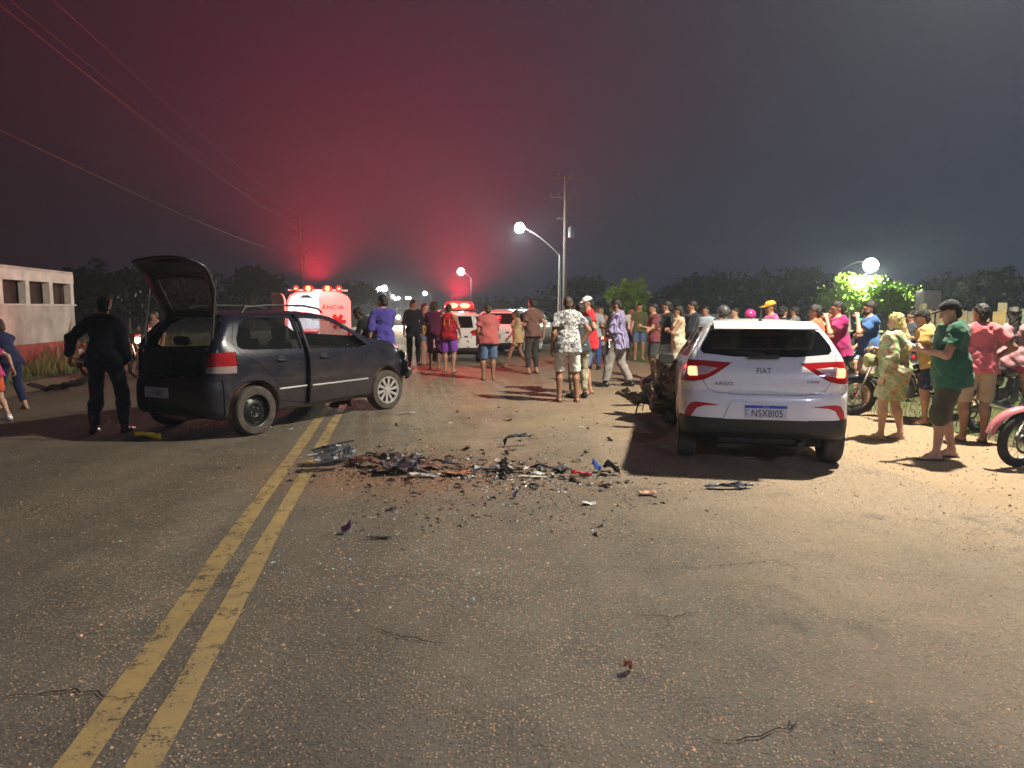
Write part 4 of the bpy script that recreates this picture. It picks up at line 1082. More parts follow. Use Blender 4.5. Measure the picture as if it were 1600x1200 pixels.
    text_mesh('FIAT', .085, 'badge_lettering', MG, tail, REARM((x1 - .004, .02, 1.0), tl), .003, sx=.82)
    MB().box((x1 - .006, .02, .945), (.014, .30, .022), None, .006).build('tailgate_grip', CHROME, tail, True)
    x2, n2 = tx(.40, .868); yaw = Matrix.Rotation(math.atan2(n2.y, -n2.x) * -1, 4, 'Z')
    text_mesh('ARGO', .05, 'model_lettering', mat('chrome_dull', (.12, .12, .15), .3, .6), tail, Matrix.Translation((x2 - .006, .40, .868)) @ yaw @ REARM((0, 0, 0)), .002, sx=1.25)
    x3, n3 = tx(-.44, .90); yaw3 = Matrix.Rotation(math.atan2(n3.y, -n3.x) * -1, 4, 'Z')
    text_mesh('DRIVE', .032, 'trim_lettering', MG, tail, Matrix.Translation((x3 - .006, -.44, .90)) @ yaw3 @ REARM((0, 0, 0)), .002, sx=1.3)
    # aerial, mirror, wheels, underside
    MB().tube([(.02, 0, 1.48), (-.0, 0, 1.56), (-.06, 0, 1.66)], [.02, .008, .003], 6).build('roof_aerial', BLKP, rt, True)
    mirror_part(rt, 1.80, .87, .93, BLKP, 1); mirror_part(rt, 1.80, -.86, 1.02, W_PAINT, -1)
    for y in (.735, -.735): wheel(rt, 0, y, .30, .195, 'cap', TYRE_D)
    wheel(rt, 2.5, -.735, .30, .195, 'cap', TYRE_D); wheel(rt, 2.38, .80, .29, .195, 'cap', TYRE_D, steer=28, tilt=8)
    MB().box((1.2, 0, .24), (2.9, 1.25, .10), None, .03).box((-.2, 0, .30), (.5, .9, .12), None, .04).tube([(-.62, -.35, .27), (.3, -.35, .25), (1.5, -.1, .24)], .035, 8).tube([(0, -.66, .30), (0, .66, .30)], .045, 8).build('underbody', CAVE, rt)
    c.seats()
    # crushed wing, bumper skin and liner folded out of the front left corner
    M_TORN = dusty_paint('torn_black_plastic', (.014, .014, .016), .35, .3, .3)
    def sheet(name, m, size, seed, n=14, amp=.09, bend=.5):
        rg = random.Random(seed); V = []; F = []; ph = [rg.uniform(0, 6) for _ in range(8)]
        for i in range(n + 1):
            for j in range(n + 1):
                u, v = i / n - .5, j / n - .5; e = 1 + .18 * math.sin(9 * u + ph[0]) * (abs(v) > .3) + .22 * math.sin(11 * v + ph[1]) * (abs(u) > .3)
                hgt = amp * (abs(math.sin(5 * u + 3 * v + ph[2])) + .7 * abs(math.sin(9 * v - 6 * u + ph[3])) + .35 * math.sin(19 * u + ph[4]) + .3 * math.sin(23 * v + ph[5])) + bend * (u * u + v * v * .3)
                V.append((u * size[0] * e, v * size[1] * e, hgt))
        for i in range(n):
            for j in range(n):
                a = i * (n + 1) + j; F.append((a, a + 1, a + n + 2, a + n + 1))
        me = mesh(name, V, F, True); bm = bmesh.new(); bm.from_mesh(me); bmesh.ops.solidify(bm, geom=bm.faces, thickness=.006); bm.to_mesh(me); bm.free()
        return link(name, me, m)
    c.sheet = sheet
    for nm, m, sz, sd_, lc, ro in (('crushed_wing', M_TORN, (1.0, .85), 4, (2.35, 1.12, .46), (82, 10, 18)), ('torn_liner', M_TORN, (.70, .45), 8, (2.25, 1.22, .26), (60, -20, 35)),
                                   ('crushed_wing', W_PAINT, (.45, .4), 5, (2.95, 1.05, .48), (70, 30, -20)), ('torn_bumper', M_TORN, (.75, .34), 6, (2.75, 1.30, .16), (25, 8, 60)),
                                   ('torn_liner', M_TORN, (.4, .5), 9, (2.05, 1.02, .55), (85, 0, 5))):
        o = sheet(nm, m, sz, sd_, amp=.07); o.parent = rt; o.location = lc; o.rotation_euler = [R(a) for a in ro]
    MB().tube([(2.2, 1.0, .7), (2.35, 1.2, .5), (2.3, 1.35, .25), (2.5, 1.4, .05)], .012, 6).tube([(2.6, 1.0, .6), (2.5, 1.25, .4), (2.7, 1.3, .1)], .008, 6).build('hanging_cable', BLKP, rt, True)
    return c
argo = white_hatchback()
# ------------------------------------------------------------------ the dark hatchback with its tailgate up
D_PAINT = dusty_paint('dark_grey_car_paint', (.013, .014, .027), .27, .6, .22, (.12, .08, .06), metal=.25, dz=.95)
TGA = 125
def dark_hatchback():
    prof = [(-.42, .24), (-.56, .30), (-.62, .45), (-.63, .60), (-.58, .72), (-.535, .80), (-.52, 1.0), (-.44, 1.16), (-.24, 1.42), (-.14, 1.495), (.1, 1.525), (.6, 1.55), (1.1, 1.545), (1.45, 1.49), (1.85, 1.29), (2.25, 1.08), (2.45, 1.04), (2.85, .98), (3.08, .86), (3.20, .66), (3.2, .45), (3.1, .28), (2.9, .22), (1.2, .20)]
    sect = [(.68, .18), (.77, .26), (.805, .40), (.825, .56), (.83, .74), (.82, .90), (.79, 1.0), (.75, 1.08), (.66, 1.30), (.58, 1.45), (.46, 1.53), (.2, 1.565), (0, 1.57)]
    plan = [(3.22, 0), (3.18, .42), (3.05, .66), (2.7, .82), (1.3, .84), (0, .84), (-.30, .80), (-.50, .70), (-.60, .50), (-.64, 0)]
    def mod(F, X, Y, Z):
        F = F + .012 * np.exp(-((Z - .56) / .02) ** 2) * (X > -.3) * (X < 2.2)
        F = np.where(X < -.35, F - .018 * np.clip((.70 - Z) / .1, 0, 1), F)      # bumper stands proud
        F = crumple(F, X, Y, Z, 2.72, .10, None, 5)
        return F
    a, b = G(398, 679), G(607, 638); d = (b - a); sc_ = d.length / 2.465; H = d.normalized()
    rgt = Vector((H.y, -H.x, 0)); base = a - rgt * .74 * sc_
    c = Car('dark_hatchback', 'dark grey wrecked hatchback standing across the yellow lines with its tailgate open', 'car', base, H,
            dict(prof=prof, sect=sect, plan=plan, wb=2.465, rw=.365, mod=mod, h=.022, k=.08, fire=2.25, dash=2.0, wz=.31)); rt = c.root
    rt.scale = (sc_ * .97, sc_ * .97, .985 * sc_ if sc_ < 1.06 else 1.04)
    # rear opening
    op = [(-.60, .80), (-.62, 1.02), (-.60, 1.20), (-.50, 1.44), (-.44, 1.475), (.44, 1.475), (.50, 1.44), (.60, 1.20), (.62, 1.02), (.60, .80), (.55, .735), (-.55, .735)]
    c.cutout('opening', 'rear', op, -1.0, -.12, D_PAINT, 0, keep=False)
    # side glass
    rw_ = [(-.18, 1.10), (-.13, 1.07), (.0, 1.055), (.80, 1.03), (.80, 1.425), (.30, 1.44), (.08, 1.43), (-.05, 1.37), (-.16, 1.20)]
    fw_ = [(.90, 1.025), (1.78, 1.00), (1.98, 1.03), (1.78, 1.19), (1.50, 1.36), (1.34, 1.41), (.90, 1.43)]
    for P in (rw_, fw_):
        for a_, b_ in ((.2, 1.0), (-1.0, -.2)): c.cutout('side_window', 'side', P, a_, b_, GLASSC, .001, 'B')
    ws = [(-.64, 1.10), (.64, 1.10), (.55, 1.44), (-.55, 1.44)]
    c.cutout('windscreen', 'rear', ws, 1.2, 2.7, GLASSC, .001, 'B')
    # lamps
    for sd in (-1, 1):
        P = [(y * sd, z) for y, z in ((.61, .80), (.95, .78), (.95, 1.02), (.80, 1.045), (.66, 1.03), (.62, .98))]
        o = c.cutout('tail_lamp', 'rear', P, -1.0, -.24, mat('unlit_red_lamp', (.26, .012, .014), .12, coat=.7), .003)
        me = boolean(o.data, prism_mesh('rear', [(.55 * sd, .74), (1.0 * sd, .74), (1.0 * sd, .885), (.55 * sd, .865)], -1, 0), 'INTERSECT'); me.materials.clear(); me.materials.append(mat('smoky_lamp_lens', (.26, .20, .20), .12, coat=.6))
        q = link('lamp_lens', me, None, o); q.location = (-.003, sd * .002, 0)
    # doors: the front one has sprung open a little
    rd_ = [(.33, .40), (.845, .30), (.845, 1.475), (.2, 1.475), (-.12, 1.40), (-.24, 1.15), (-.16, 1.02), (.10, .86), (.33, .66)]
    fd_ = [(.865, .30), (2.03, .31), (2.08, .6), (2.08, 1.03), (1.50, 1.43), (1.36, 1.47), (.865, 1.478)]
    for sd, a_, b_ in ((1, .42, 1.0), (-1, -1.0, -.42)):
        d1 = c.cutout('door', 'side', rd_, a_, b_, D_PAINT, .005); d2 = c.cutout('door', 'side', fd_, a_, b_, D_PAINT, .005)
        for dd, xx in ((d1, .42), (d2, 1.12)):
            y_ = surf_y(dd.data, xx, .90, sd); door_handle(dd, xx, y_, .90, D_PAINT, sd)
            MB().lathe([(.0, 0), (.06, 0), (.062, .006), (.05, .007), (.0, .004)], 16, Matrix.Translation((xx, y_ - sd * .003, .90)) @ Matrix.Rotation(-PI / 2 * sd, 4, 'X')).build('handle_cup', BLKP, dd, True)
        # rubbing strip in bright metal
        for dd, x0, x1 in ((d1, .36, .83), (d2, .89, 1.95)):
            pts = [(x0 + (x1 - x0) * i / 6, surf_y(dd.data, x0 + (x1 - x0) * i / 6, .535, sd) + sd * .006, .535) for i in range(7)]
            MB().tube(pts, .014, 6).build('trim_strip', mat('dull_bright_trim', (.5, .5, .52), .3, .6), dd, True)
        if sd == -1: d2.rotation_euler = (0, 0, R(-1.6)); d2.location = (.0, -.035, 0)
        # fuel flap
    o = c.cutout('fuel_flap', 'side', [(-.33 + .085 * math.cos(t * PI / 8), .93 + .085 * math.sin(t * PI / 8)) for t in range(16)], -1.0, -.4, D_PAINT, .004)
    bp = c.cutout('rear_bumper', 'rear', [(-1, .1), (-1, .705), (1, .705), (1, .1)], -1.0, -.42, mat('satin_black_bumper', (.016, .015, .018), .42, coat=.25), .004)
    c.cutout('bonnet', 'top' , [(2.25, -.66), (3.0, -.60), (3.12, -.3), (3.12, .3), (3.0, .60), (2.25, .66)], .86, 1.3, D_PAINT, .005)
    bon = [q for q in rt.children if q.name.startswith('bonnet')]
    for q in bon: q.location = (.0, 0, .025); q.rotation_euler = (R(1.5), R(-.9), R(.6))
    c.finish(D_PAINT)
    # wheel arches painted with red soil
    MUD = mat('red_mud', (.20, .085, .045), .95, bump=.6, bscale=20, var=.4)
    for sd in (-1, 1):
        for wx in (0, 2.465):
            V = []; F = []; n = 24
            for i in range(n + 1):
                th = PI * (i / n) * 1.14 - .22
                for r_, y_ in ((.352, .80), (.357, .52), (.36, .48), (.05, .47)): V.append((wx + r_ * math.cos(th), sd * y_, .31 + r_ * math.sin(th)))
            for i in range(n):
                for j in range(3): F.append((i * 4 + j, i * 4 + j + 1, i * 4 + j + 5, i * 4 + j + 4))
            link('wheel_arch_liner', mesh('liner', V, F, True), MUD, rt)
    # black bumper, plate
    c2 = surf_x(c.A, .35, .56)
    xq = surf_x2(bp.data, .12, .545)
    pl = MB().box((xq - .012, .12, .545), (.012, .40, .13), Matrix.Rotation(R(3), 3, 'Z'), .004).build('number_plate', GREYPL, rt)
    text_mesh('MR 0EV', .085, 'plate_lettering', mat('worn_plate_letters', (.11, .10, .10), .6), pl, REARM((xq - .021, .12, .54)) , .001, sx=.82)
    # roof rails
    for sd in (-1, 1):
        MB().tube([(.10, sd * .50, 1.50), (.16, sd * .50, 1.575), (.5, sd * .515, 1.60), (1.1, sd * .515, 1.595), (1.38, sd * .505, 1.555), (1.46, sd * .50, 1.50)], .014, 8).build('roof_rail', BLKP, rt, True)
    # black door pillar strip
    for sd in (-1, 1): mirror_part(rt, 1.90, .80, 1.06, BLKP, sd)
    wheel(rt, 0, -.735, .305, .18, 'steel', TYRE_D, z=.303); wheel(rt, 0, .735, .305, .18, 'steel', TYRE_D, z=.303)
    wheel(rt, 2.465, -.75, .305, .18, 'cap', TYRE_D, steer=-9, z=.303); wheel(rt, 2.465, .735, .305, .18, 'cap', TYRE_D, steer=-6, z=.303)
    MB().box((1.2, 0, .27), (2.9, 1.2, .10), None, .03).tube([(0, -.66, .30), (0, .66, .30)], .045, 8).tube([(-.60, .3, .27), (.3, .3, .26), (1.5, .1, .26)], .032, 8).build('underbody', CAVE, rt)
    MB().box((-.35, .05, .27), (.30, .46, .16), None, .05).build('exhaust_silencer', MUD, rt, True)
    # load floor, parcel shelf stub, inner panels
    mb = MB().box((-.30, 0, .52), (.50, 1.10, .04)).box((-.33, .56, .80), (.34, .05, .5)).box((-.33, -.56, .80), (.34, .05, .5)); mb.build('boot_trim', CAVE, rt)
    c.seats((1.2,), .28)
    # ---- tailgate lifted on its hinges at the roof edge
    tg = bpy.data.objects.new('tailgate', None); COL.objects.link(tg); tg.parent = rt; tg.location = (-.16, 0, 1.50); tg.rotation_euler = (0, R(TGA), 0); tg.scale = (.95, .93, .93)
    # panel in hinge frame: closed it would hang down from the hinge; x = outward(rear), z = up
    def rowx(z): # rearward bulge of the closed gate against distance below the hinge
        return np.interp(z, [0, .12, .36, .48, .58, .72, .80], [.02, -.09, -.27, -.34, -.37, -.365, -.33])
    def roww(z): return np.interp(z, [0, .1, .3, .5, .6, .72, .80], [.47, .52, .60, .64, .645, .60, .52])
    V = []; F = []; nz, ny = 16, 15
    for i in range(nz + 1):
        zz = .80 * i / nz
        for j in range(ny + 1):
            t = 2 * j / ny - 1; V.append((float(rowx(zz)) + .05 * t * t + .02 * (abs(t) > .9), t * float(roww(zz)), -zz))
    hole = lambda i, j: 1 <= i <= 7 and 2 <= j <= 12
    for i in range(nz):
        for j in range(ny):
            if not hole(i, j): a_ = i * (ny + 1) + j; F.append((a_, a_ + 1, a_ + ny + 2, a_ + ny + 1))
    me = mesh('tailgate_panel', V, F, True); bm = bmesh.new(); bm.from_mesh(me)
    bmesh.ops.recalc_face_normals(bm, faces=bm.faces); bmesh.ops.solidify(bm, geom=bm.faces, thickness=.028); bmesh.ops.delete(bm, geom=[v for v in bm.verts if not v.link_faces], context='VERTS'); bm.to_mesh(me); bm.free()
    link('tailgate_panel', me, D_PAINT, tg)
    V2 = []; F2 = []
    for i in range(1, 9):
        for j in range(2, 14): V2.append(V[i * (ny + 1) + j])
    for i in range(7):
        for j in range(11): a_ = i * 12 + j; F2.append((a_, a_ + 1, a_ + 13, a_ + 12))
    link('tailgate_window', mesh('tailgate_window', V2, F2, True), mat('cracked_dusty_glass_red_sheen', (.16, .10, .095), .25, spec=.6, alpha=.8, var=.4, vscale=12, bump=.3, bscale=30), tg)  # dusty glass; its reddish tone also paints a red reflection
    MB().tube([(-.34, -.5, -.46), (-.36, -.2, -.47)], .02, 6).box((-.33, 0, -.70), (.05, .5, .05), None, .015).build('tailgate_lock', BLKP, tg, True)
    for sd in (-1, 1):
        p0 = Vector((-.42, sd * .60, 1.10)); p1 = Vector((-.16, 0, 1.50)) + Matrix.Rotation(R(TGA), 3, 'Y') @ Vector((-.24, sd * .59, -.36))
        MB().tube([p0, p0.lerp(p1, .55)], .014, 8).tube([p0.lerp(p1, .5), p1], .007, 6).build('gas_strut', CHROME if sd > 0 else BLKP, rt, True)
    # smashed nose: bumper skin hanging, lamp broken
    o = argo.sheet('torn_bumper', D_PAINT, (.34, .4), 14, amp=.05); o.parent = rt; o.location = (2.98, -.60, .62); o.rotation_euler = (R(70), R(10), R(30))
    MB().box((3.0, -.60, .80), (.16, .26, .16), Matrix.Rotation(R(20), 3, 'Z'), .05).build('headlamp', LAMPW, rt, True)
    c.sc = sc_
    return c
fox = dark_hatchback()
# ------------------------------------------------------------------ vehicles further along the road
HEADL = mat('headlamp_lit', (1, 1, 1), .2, emit=(1, .86, .62), es=45); RED_HOT = mat('beacon_lit', (1, .1, .05), .3, emit=(1, .115, .028), es=13); RED_TL = mat('far_tail_lamp_lit', (1, .05, .03), .3, emit=(1, .12, .05), es=9)
def sport_utility(name, label, cat, base, head, paint, tail=LAMPR, badge=None, plate=True, hscale=1.0, lit_tail=False, glass=GLASSD):
    prof = [(-.48, .30), (-.68, .36), (-.74, .5), (-.74, .70), (-.66, .80), (-.62, 1.02), (-.50, 1.30), (-.40, 1.50), (-.25, 1.56), (.6, 1.62), (1.3, 1.58), (1.75, 1.36), (2.15, 1.12), (2.9, 1.02), (3.15, .88), (3.25, .6), (3.2, .35), (3.0, .26), (1.2, .24)]
    sect = [(.74, .24), (.84, .34), (.87, .6), (.87, .85), (.85, 1.0), (.80, 1.08), (.70, 1.38), (.60, 1.53), (.42, 1.60), (.2, 1.63), (0, 1.63)]
    plan = [(3.30, 0), (3.2, .5), (3.0, .76), (2.6, .87), (1.3, .88), (-.3, .86), (-.60, .74), (-.72, .5), (-.76, 0)]
    c = Car(name, label, cat, base, head, dict(prof=prof, sect=sect, plan=plan, wb=2.55, rw=.365, h=.04, k=.07, fire=2.2, dash=1.95, wz=.32)); rt = c.root
    c.cutout('rear_window', 'rear', [(-.62, 1.10), (.62, 1.10), (.54, 1.46), (-.54, 1.46)], -1, -.2, glass, .001, 'B')
    for sd in (-1, 1):
        o = c.cutout('tail_lamp', 'rear', [(sd * .52, .98), (sd * .60, .87), (sd * .95, .84), (sd * .95, 1.06), (sd * .70, 1.05)], -1, -.35, tail, .003)
        a, b = (.2, 1.0) if sd > 0 else (-1.0, -.2)
        c.cutout('side_window', 'side', [(-.30, 1.16), (.78, 1.12), (.78, 1.46), (-.15, 1.45)], a, b, glass, .001, 'B')
        c.cutout('side_window', 'side', [(.86, 1.12), (1.95, 1.10), (1.45, 1.44), (.86, 1.47)], a, b, glass, .001, 'B')
        c.cutout('door', 'side', [(.40, .42), (.82, .36), (.82, 1.50), (-.1, 1.50), (-.2, 1.1), (.38, .8)], *( (.5, 1) if sd > 0 else (-1, -.5)), paint, .006)
        c.cutout('door', 'side', [(.84, .36), (1.98, .36), (2.0, 1.08), (1.5, 1.47), (.84, 1.50)], *( (.5, 1) if sd > 0 else (-1, -.5)), paint, .006)
    c.cutout('windscreen', 'rear', [(-.64, 1.16), (.64, 1.16), (.56, 1.50), (-.56, 1.50)], 1.2, 2.6, glass, .001, 'B')
    c.cutout('tailgate', 'rear', [(-.56, .80), (.56, .80), (.64, 1.05), (.60, 1.50), (-.60, 1.50), (-.64, 1.05)], -1, -.24, paint, .007)
    c.cutout('lower_bumper', 'rear', [(-1, .2), (-1, .48), (1, .48), (1, .2)], -1, -.4, BLKP, .001)
    c.finish(paint)
    for y in (.75, -.75):
        wheel(rt, 0, y, .32, .2, 'cap', z=.32); wheel(rt, 2.55, y, .32, .2, 'cap', z=.32); mirror_part(rt, 1.85, y * 1.15, 1.12, paint, 1 if y > 0 else -1)
        MB().tube([(-.1, y * .8, 1.57), (.0, y * .8, 1.64), (1.1, y * .8, 1.66), (1.25, y * .8, 1.60)], .018, 6).build('roof_rail', CHROME, rt, True)
        MB().box((3.12, y * .82, .80), (.14, .30, .14), None, .05).build('headlamp', LAMPW, rt, True)
    if plate:
        p = MB().box((-.765, 0, .70), (.012, .40, .13), None, .004).build('number_plate', GREYPL, rt)
    MB().box((1.3, 0, .30), (3.0, 1.3, .12), None, .03).build('underbody', CAVE, rt); c.seats()
    return c
RED_OUT = mat('beacon_shell_lit', (.6, .01, .01), .3, emit=(1, .008, .01), es=2.6)
P_WHITE = dusty_paint('white_police_paint', (.70, .70, .70), .3, .6, .15); P_DARK = dusty_paint('black_suv_paint', (.012, .012, .015), .3, .6, .2)
hd = Vector((.06, 1, 0)).normalized()
pc = sport_utility('police_car', 'white police car with blazing red roof beacon, its rear toward the viewer', 'police car', G(714, 565), hd, P_WHITE)
rt = pc.root; rt.scale = (.92, .92, .95)
bm_ = MB().box((.75, 0, 1.70), (.30, 1.10, .05), None, .02).build('light_bar', BLKP, rt, True)
MB().lathe([(0, -.50), (.06, -.48), (.11, -.38), (.135, -.15), (.135, .15), (.11, .38), (.06, .48), (0, .50)], 18, Matrix.Translation((.72, 0, 1.80)) @ Matrix.Rotation(PI / 2, 4, 'X')).build('beacon_lens', RED_OUT, bm_, True)
for q in (-.2, .2): MB().lathe([(0, -.085), (.06, -.06), (.085, 0), (.06, .06), (0, .085)], 14, Matrix.Translation((.62, q, 1.80)) @ Matrix.Diagonal((1, 2.1, 1, 1))).build('beacon_bulb', RED_HOT, bm_, True)
lamp_light((.35, 0, 1.98), 420, (1, .03, .03), .25, parent=rt, name='beacon_light')
lamp_light((.72, 0, 1.99), 27000, (1, .012, .045), .15, 165, rt, (0, -.0, 1), 'added_red_glow', 1)  # upward spot added to redden the haze above the police car
MB().lathe([(0, 0), (.07, 0), (.07, .004), (0, .005)], 16, Matrix.Translation((-.69, .30, 1.0)) @ Matrix.Rotation(-PI / 2, 4, 'Y')).build('door_crest', mat('crest_dark', (.06, .07, .12), .5), rt)
MB().tube([(1.1, .3, 1.6), (1.0, .3, 2.1)], .008, 5).build('radio_aerial', BLKP, rt)
hd = Vector((.25, 1, 0)).normalized()
sport_utility('white_car', 'white car just right of the police car, partly behind the man in denim shorts', 'car', G(783, 556), hd, P_WHITE)
hd = Vector((.42, 1, 0)).normalized()
c = sport_utility('dark_suv', 'black sport utility vehicle with red tail lamp and bright roof rails', 'car', G(812, 549), hd, P_DARK, RED_TL)
# far car coming toward the camera
hd = Vector((-RDIR.x, -RDIR.y, 0))
b = at(632, 500, 70); b.z = 0
fc = sport_utility('far_car', 'distant oncoming car with dazzling headlamps on the road', 'car', b, hd, P_DARK)
for y in (-.6, .6):
    MB().lathe([(0, -.05), (.12, -.04), (.17, .03), (0, .05)], 16, Matrix.Translation((3.28, y, .80)) @ Matrix.Rotation(PI / 2, 4, 'Y')).build('headlamp', HEADL, fc.root, True)
    lamp_light((3.45, y, .80), 9000, (1, .84, .6), .12, 95, fc.root, (1, 0, -.03), 'headlight_beam', .6)

# ------------------------------------------------------------------ ambulance, rear doors
def ambulance():
    base = G(500, 566); hd = Vector((-.24, 1, 0)).normalized(); rt = empty('ambulance', base, math.atan2(hd.y, hd.x), 'white ambulance with red roof lamps and one rear door open, beyond the dark hatchback', 'ambulance')
    rt.scale = (1.02, 1.02, 1.02)
    WH = dusty_paint('ambulance_white', (.78, .78, .78), .35, .5, .1)
    # hull: side walls, roof, floor with rounded roof edge, open at the rear
    sec = [(-.90, .42), (-.93, .55), (-.93, 1.20), (-.88, 1.80), (-.80, 1.97), (-.62, 2.06), (0, 2.10), (.62, 2.06), (.80, 1.97), (.88, 1.80), (.93, 1.20), (.93, .55), (.90, .42)]
    inn = [(y * .95, z - .045 if z > 1.5 else z) for y, z in sec]; n = len(sec); V = []; F = []
    xs = (0.0, 1.5, 3.2, 3.6)
    for i, x in enumerate(xs):
        k = 1 if i < 3 else .97
        V += [(x, y * k, z) for y, z in sec] + [(x, y, z) for y, z in inn]
    for i in range(len(xs) - 1):
        for j in range(n - 1):
            a = i * 2 * n + j; b_ = a + 2 * n
            F.append((a, a + 1, b_ + 1, b_)); F.append((a + n, b_ + n, b_ + n + 1, a + n + 1))
    for j in range(n - 1): F.append((j, j + n, j + n + 1, j + 1))
    me = mesh('ambulance_body', V, F); link('body', me, WH, rt)
    MB().box((1.8, 0, .45), (3.6, 1.78, .08)).build('floor', BLKP, rt)
    MB().prism([(3.6, .40), (3.6, 1.95), (3.95, 1.80), (4.35, 1.25), (5.0, 1.05), (5.15, .8), (5.15, .4)], -.90, .90).build('cab', WH, rt)
    MB().box((3.5, 0, 1.2), (.05, 1.74, 1.5)).build('bulkhead', mat('inner_white', (.8, .8, .8), .5), rt)
    MB().box((1.6, 0, 1.985), (1.8, .5, .03)).build('ceiling_lamp', mat('ceiling_lamp_lit', (1, 1, 1), .4, emit=(.95, .95, 1), es=16), rt)
    lamp_light((1.2, 0, 1.85), 130, (.9, .92, 1), .2, parent=rt, name='cabin_light')
    MB().box((1.9, .35, .85), (1.9, .55, .12), None, .04).tube([(1.0, .15, .5), (2.8, .15, .8)], .02, 6).tube([(1.0, .55, .5), (2.8, .55, .8)], .02, 6).build('stretcher', mat('stretcher_red', (.35, .03, .03), .6), rt, True)
    MB().box((2.0, -.72, 1.3), (2.2, .26, .7), None, .03).build('cabinet', mat('inner_white', (.8, .8, .8)), rt, True)
    def door(sd, ang, hinge):
        d = bpy.data.objects.new('rear_door', None); COL.objects.link(d); d.parent = rt; d.location = (-.02, hinge, 0); d.rotation_euler = (0, 0, R(ang))
        P = [(0, .46), (0, 1.80), (-.08, 1.95), (-.25, 2.03), (-.91, 2.07), (-.91, .46)]; P = [(x * -sd * -1, z) for x, z in P]
        MB().prism(P, -.025, .025, Matrix.Rotation(PI / 2, 4, 'Z')).build('door_panel', WH, d); return d
    dr = door(-1, 0, -.93)       # right door shut: panel runs from -.93 toward the middle
    dr.rotation_euler = (0, 0, 0)
    dl = door(1, 118, .93)
    RT = mat('ambulance_red', (.45, .02, .03), .5)
    text_mesh('ÂNCIA', .17, 'door_lettering', RT, dr, REARM((-.034, .52, 1.62)), .002, sx=1.15)
    text_mesh('AMBUL', .17, 'door_lettering', RT, dl, Matrix.Translation((-.034, -.45, 1.62)) @ REARM((0, 0, 0)), .002, sx=1.1)
    st = MB()
    for k in range(3):
        a = PI * k / 3 + PI / 6; M3 = Matrix.Rotation(a, 3, 'X'); st.box((-.034 - .001 * k, .38, 1.20), (.004, .11, .46), M3)
    st.build('medical_star', RT, dr)
    for sd in (-1, 1): MB().box((-.03, sd * .86, .75), (.05, .10, .3), None, .02).build('tail_lamp', LAMPR, rt, True)
    MB().box((-.06, 0, .40), (.16, 1.8, .16), None, .03).build('rear_bumper', BLKP, rt, True)
    MB().box((.12, 0, 2.12), (.12, 1.7, .05), None, .01).build('lamp_rail', WH, rt, True)
    for y, r_ in ((.62, .065), (.27, .12), (-.27, .12), (-.60, .07)):
        MB().lathe([(0, -.06), (r_, -.05), (r_ * 1.1, .02), (r_ * .7, .07), (0, .09)], 16, Matrix.Translation((.02, y, 2.17))).build('red_lamp', RED_OUT, rt, True)
        MB().lathe([(0, -r_ * .62), (r_ * .5, -r_ * .4), (r_ * .68, 0), (r_ * .5, r_ * .4), (0, r_ * .62)], 12, Matrix.Translation((.02 - r_ * .62, y, 2.17))).build('lamp_bulb', RED_HOT, rt, True)
    lamp_light((.0, 0, 2.36), 19000, (1, .012, .045), .15, 165, rt, (0, 0, 1), 'added_red_glow', 1)  # upward spot added for a red glow over the ambulance
    for y in (.27, -.27): lamp_light((-.25, y, 2.30), 130, (1, .03, .03), .2, parent=rt, name='beacon_light')
    for y in (.8, -.8):
        for x in (.75, 4.2): wheel(rt, x, y, .33, .2, 'steel')
    for y in (1, -1): MB().tube([(3.9, y * .9, 1.3), (3.95, y * 1.1, 1.35)], .02, 6).box((3.93, y * 1.17, 1.42), (.08, .18, .34), None, .03).build('side_mirror', mat('mirror_red_shell', (.35, .02, .02), .4), rt, True)
ambulance()

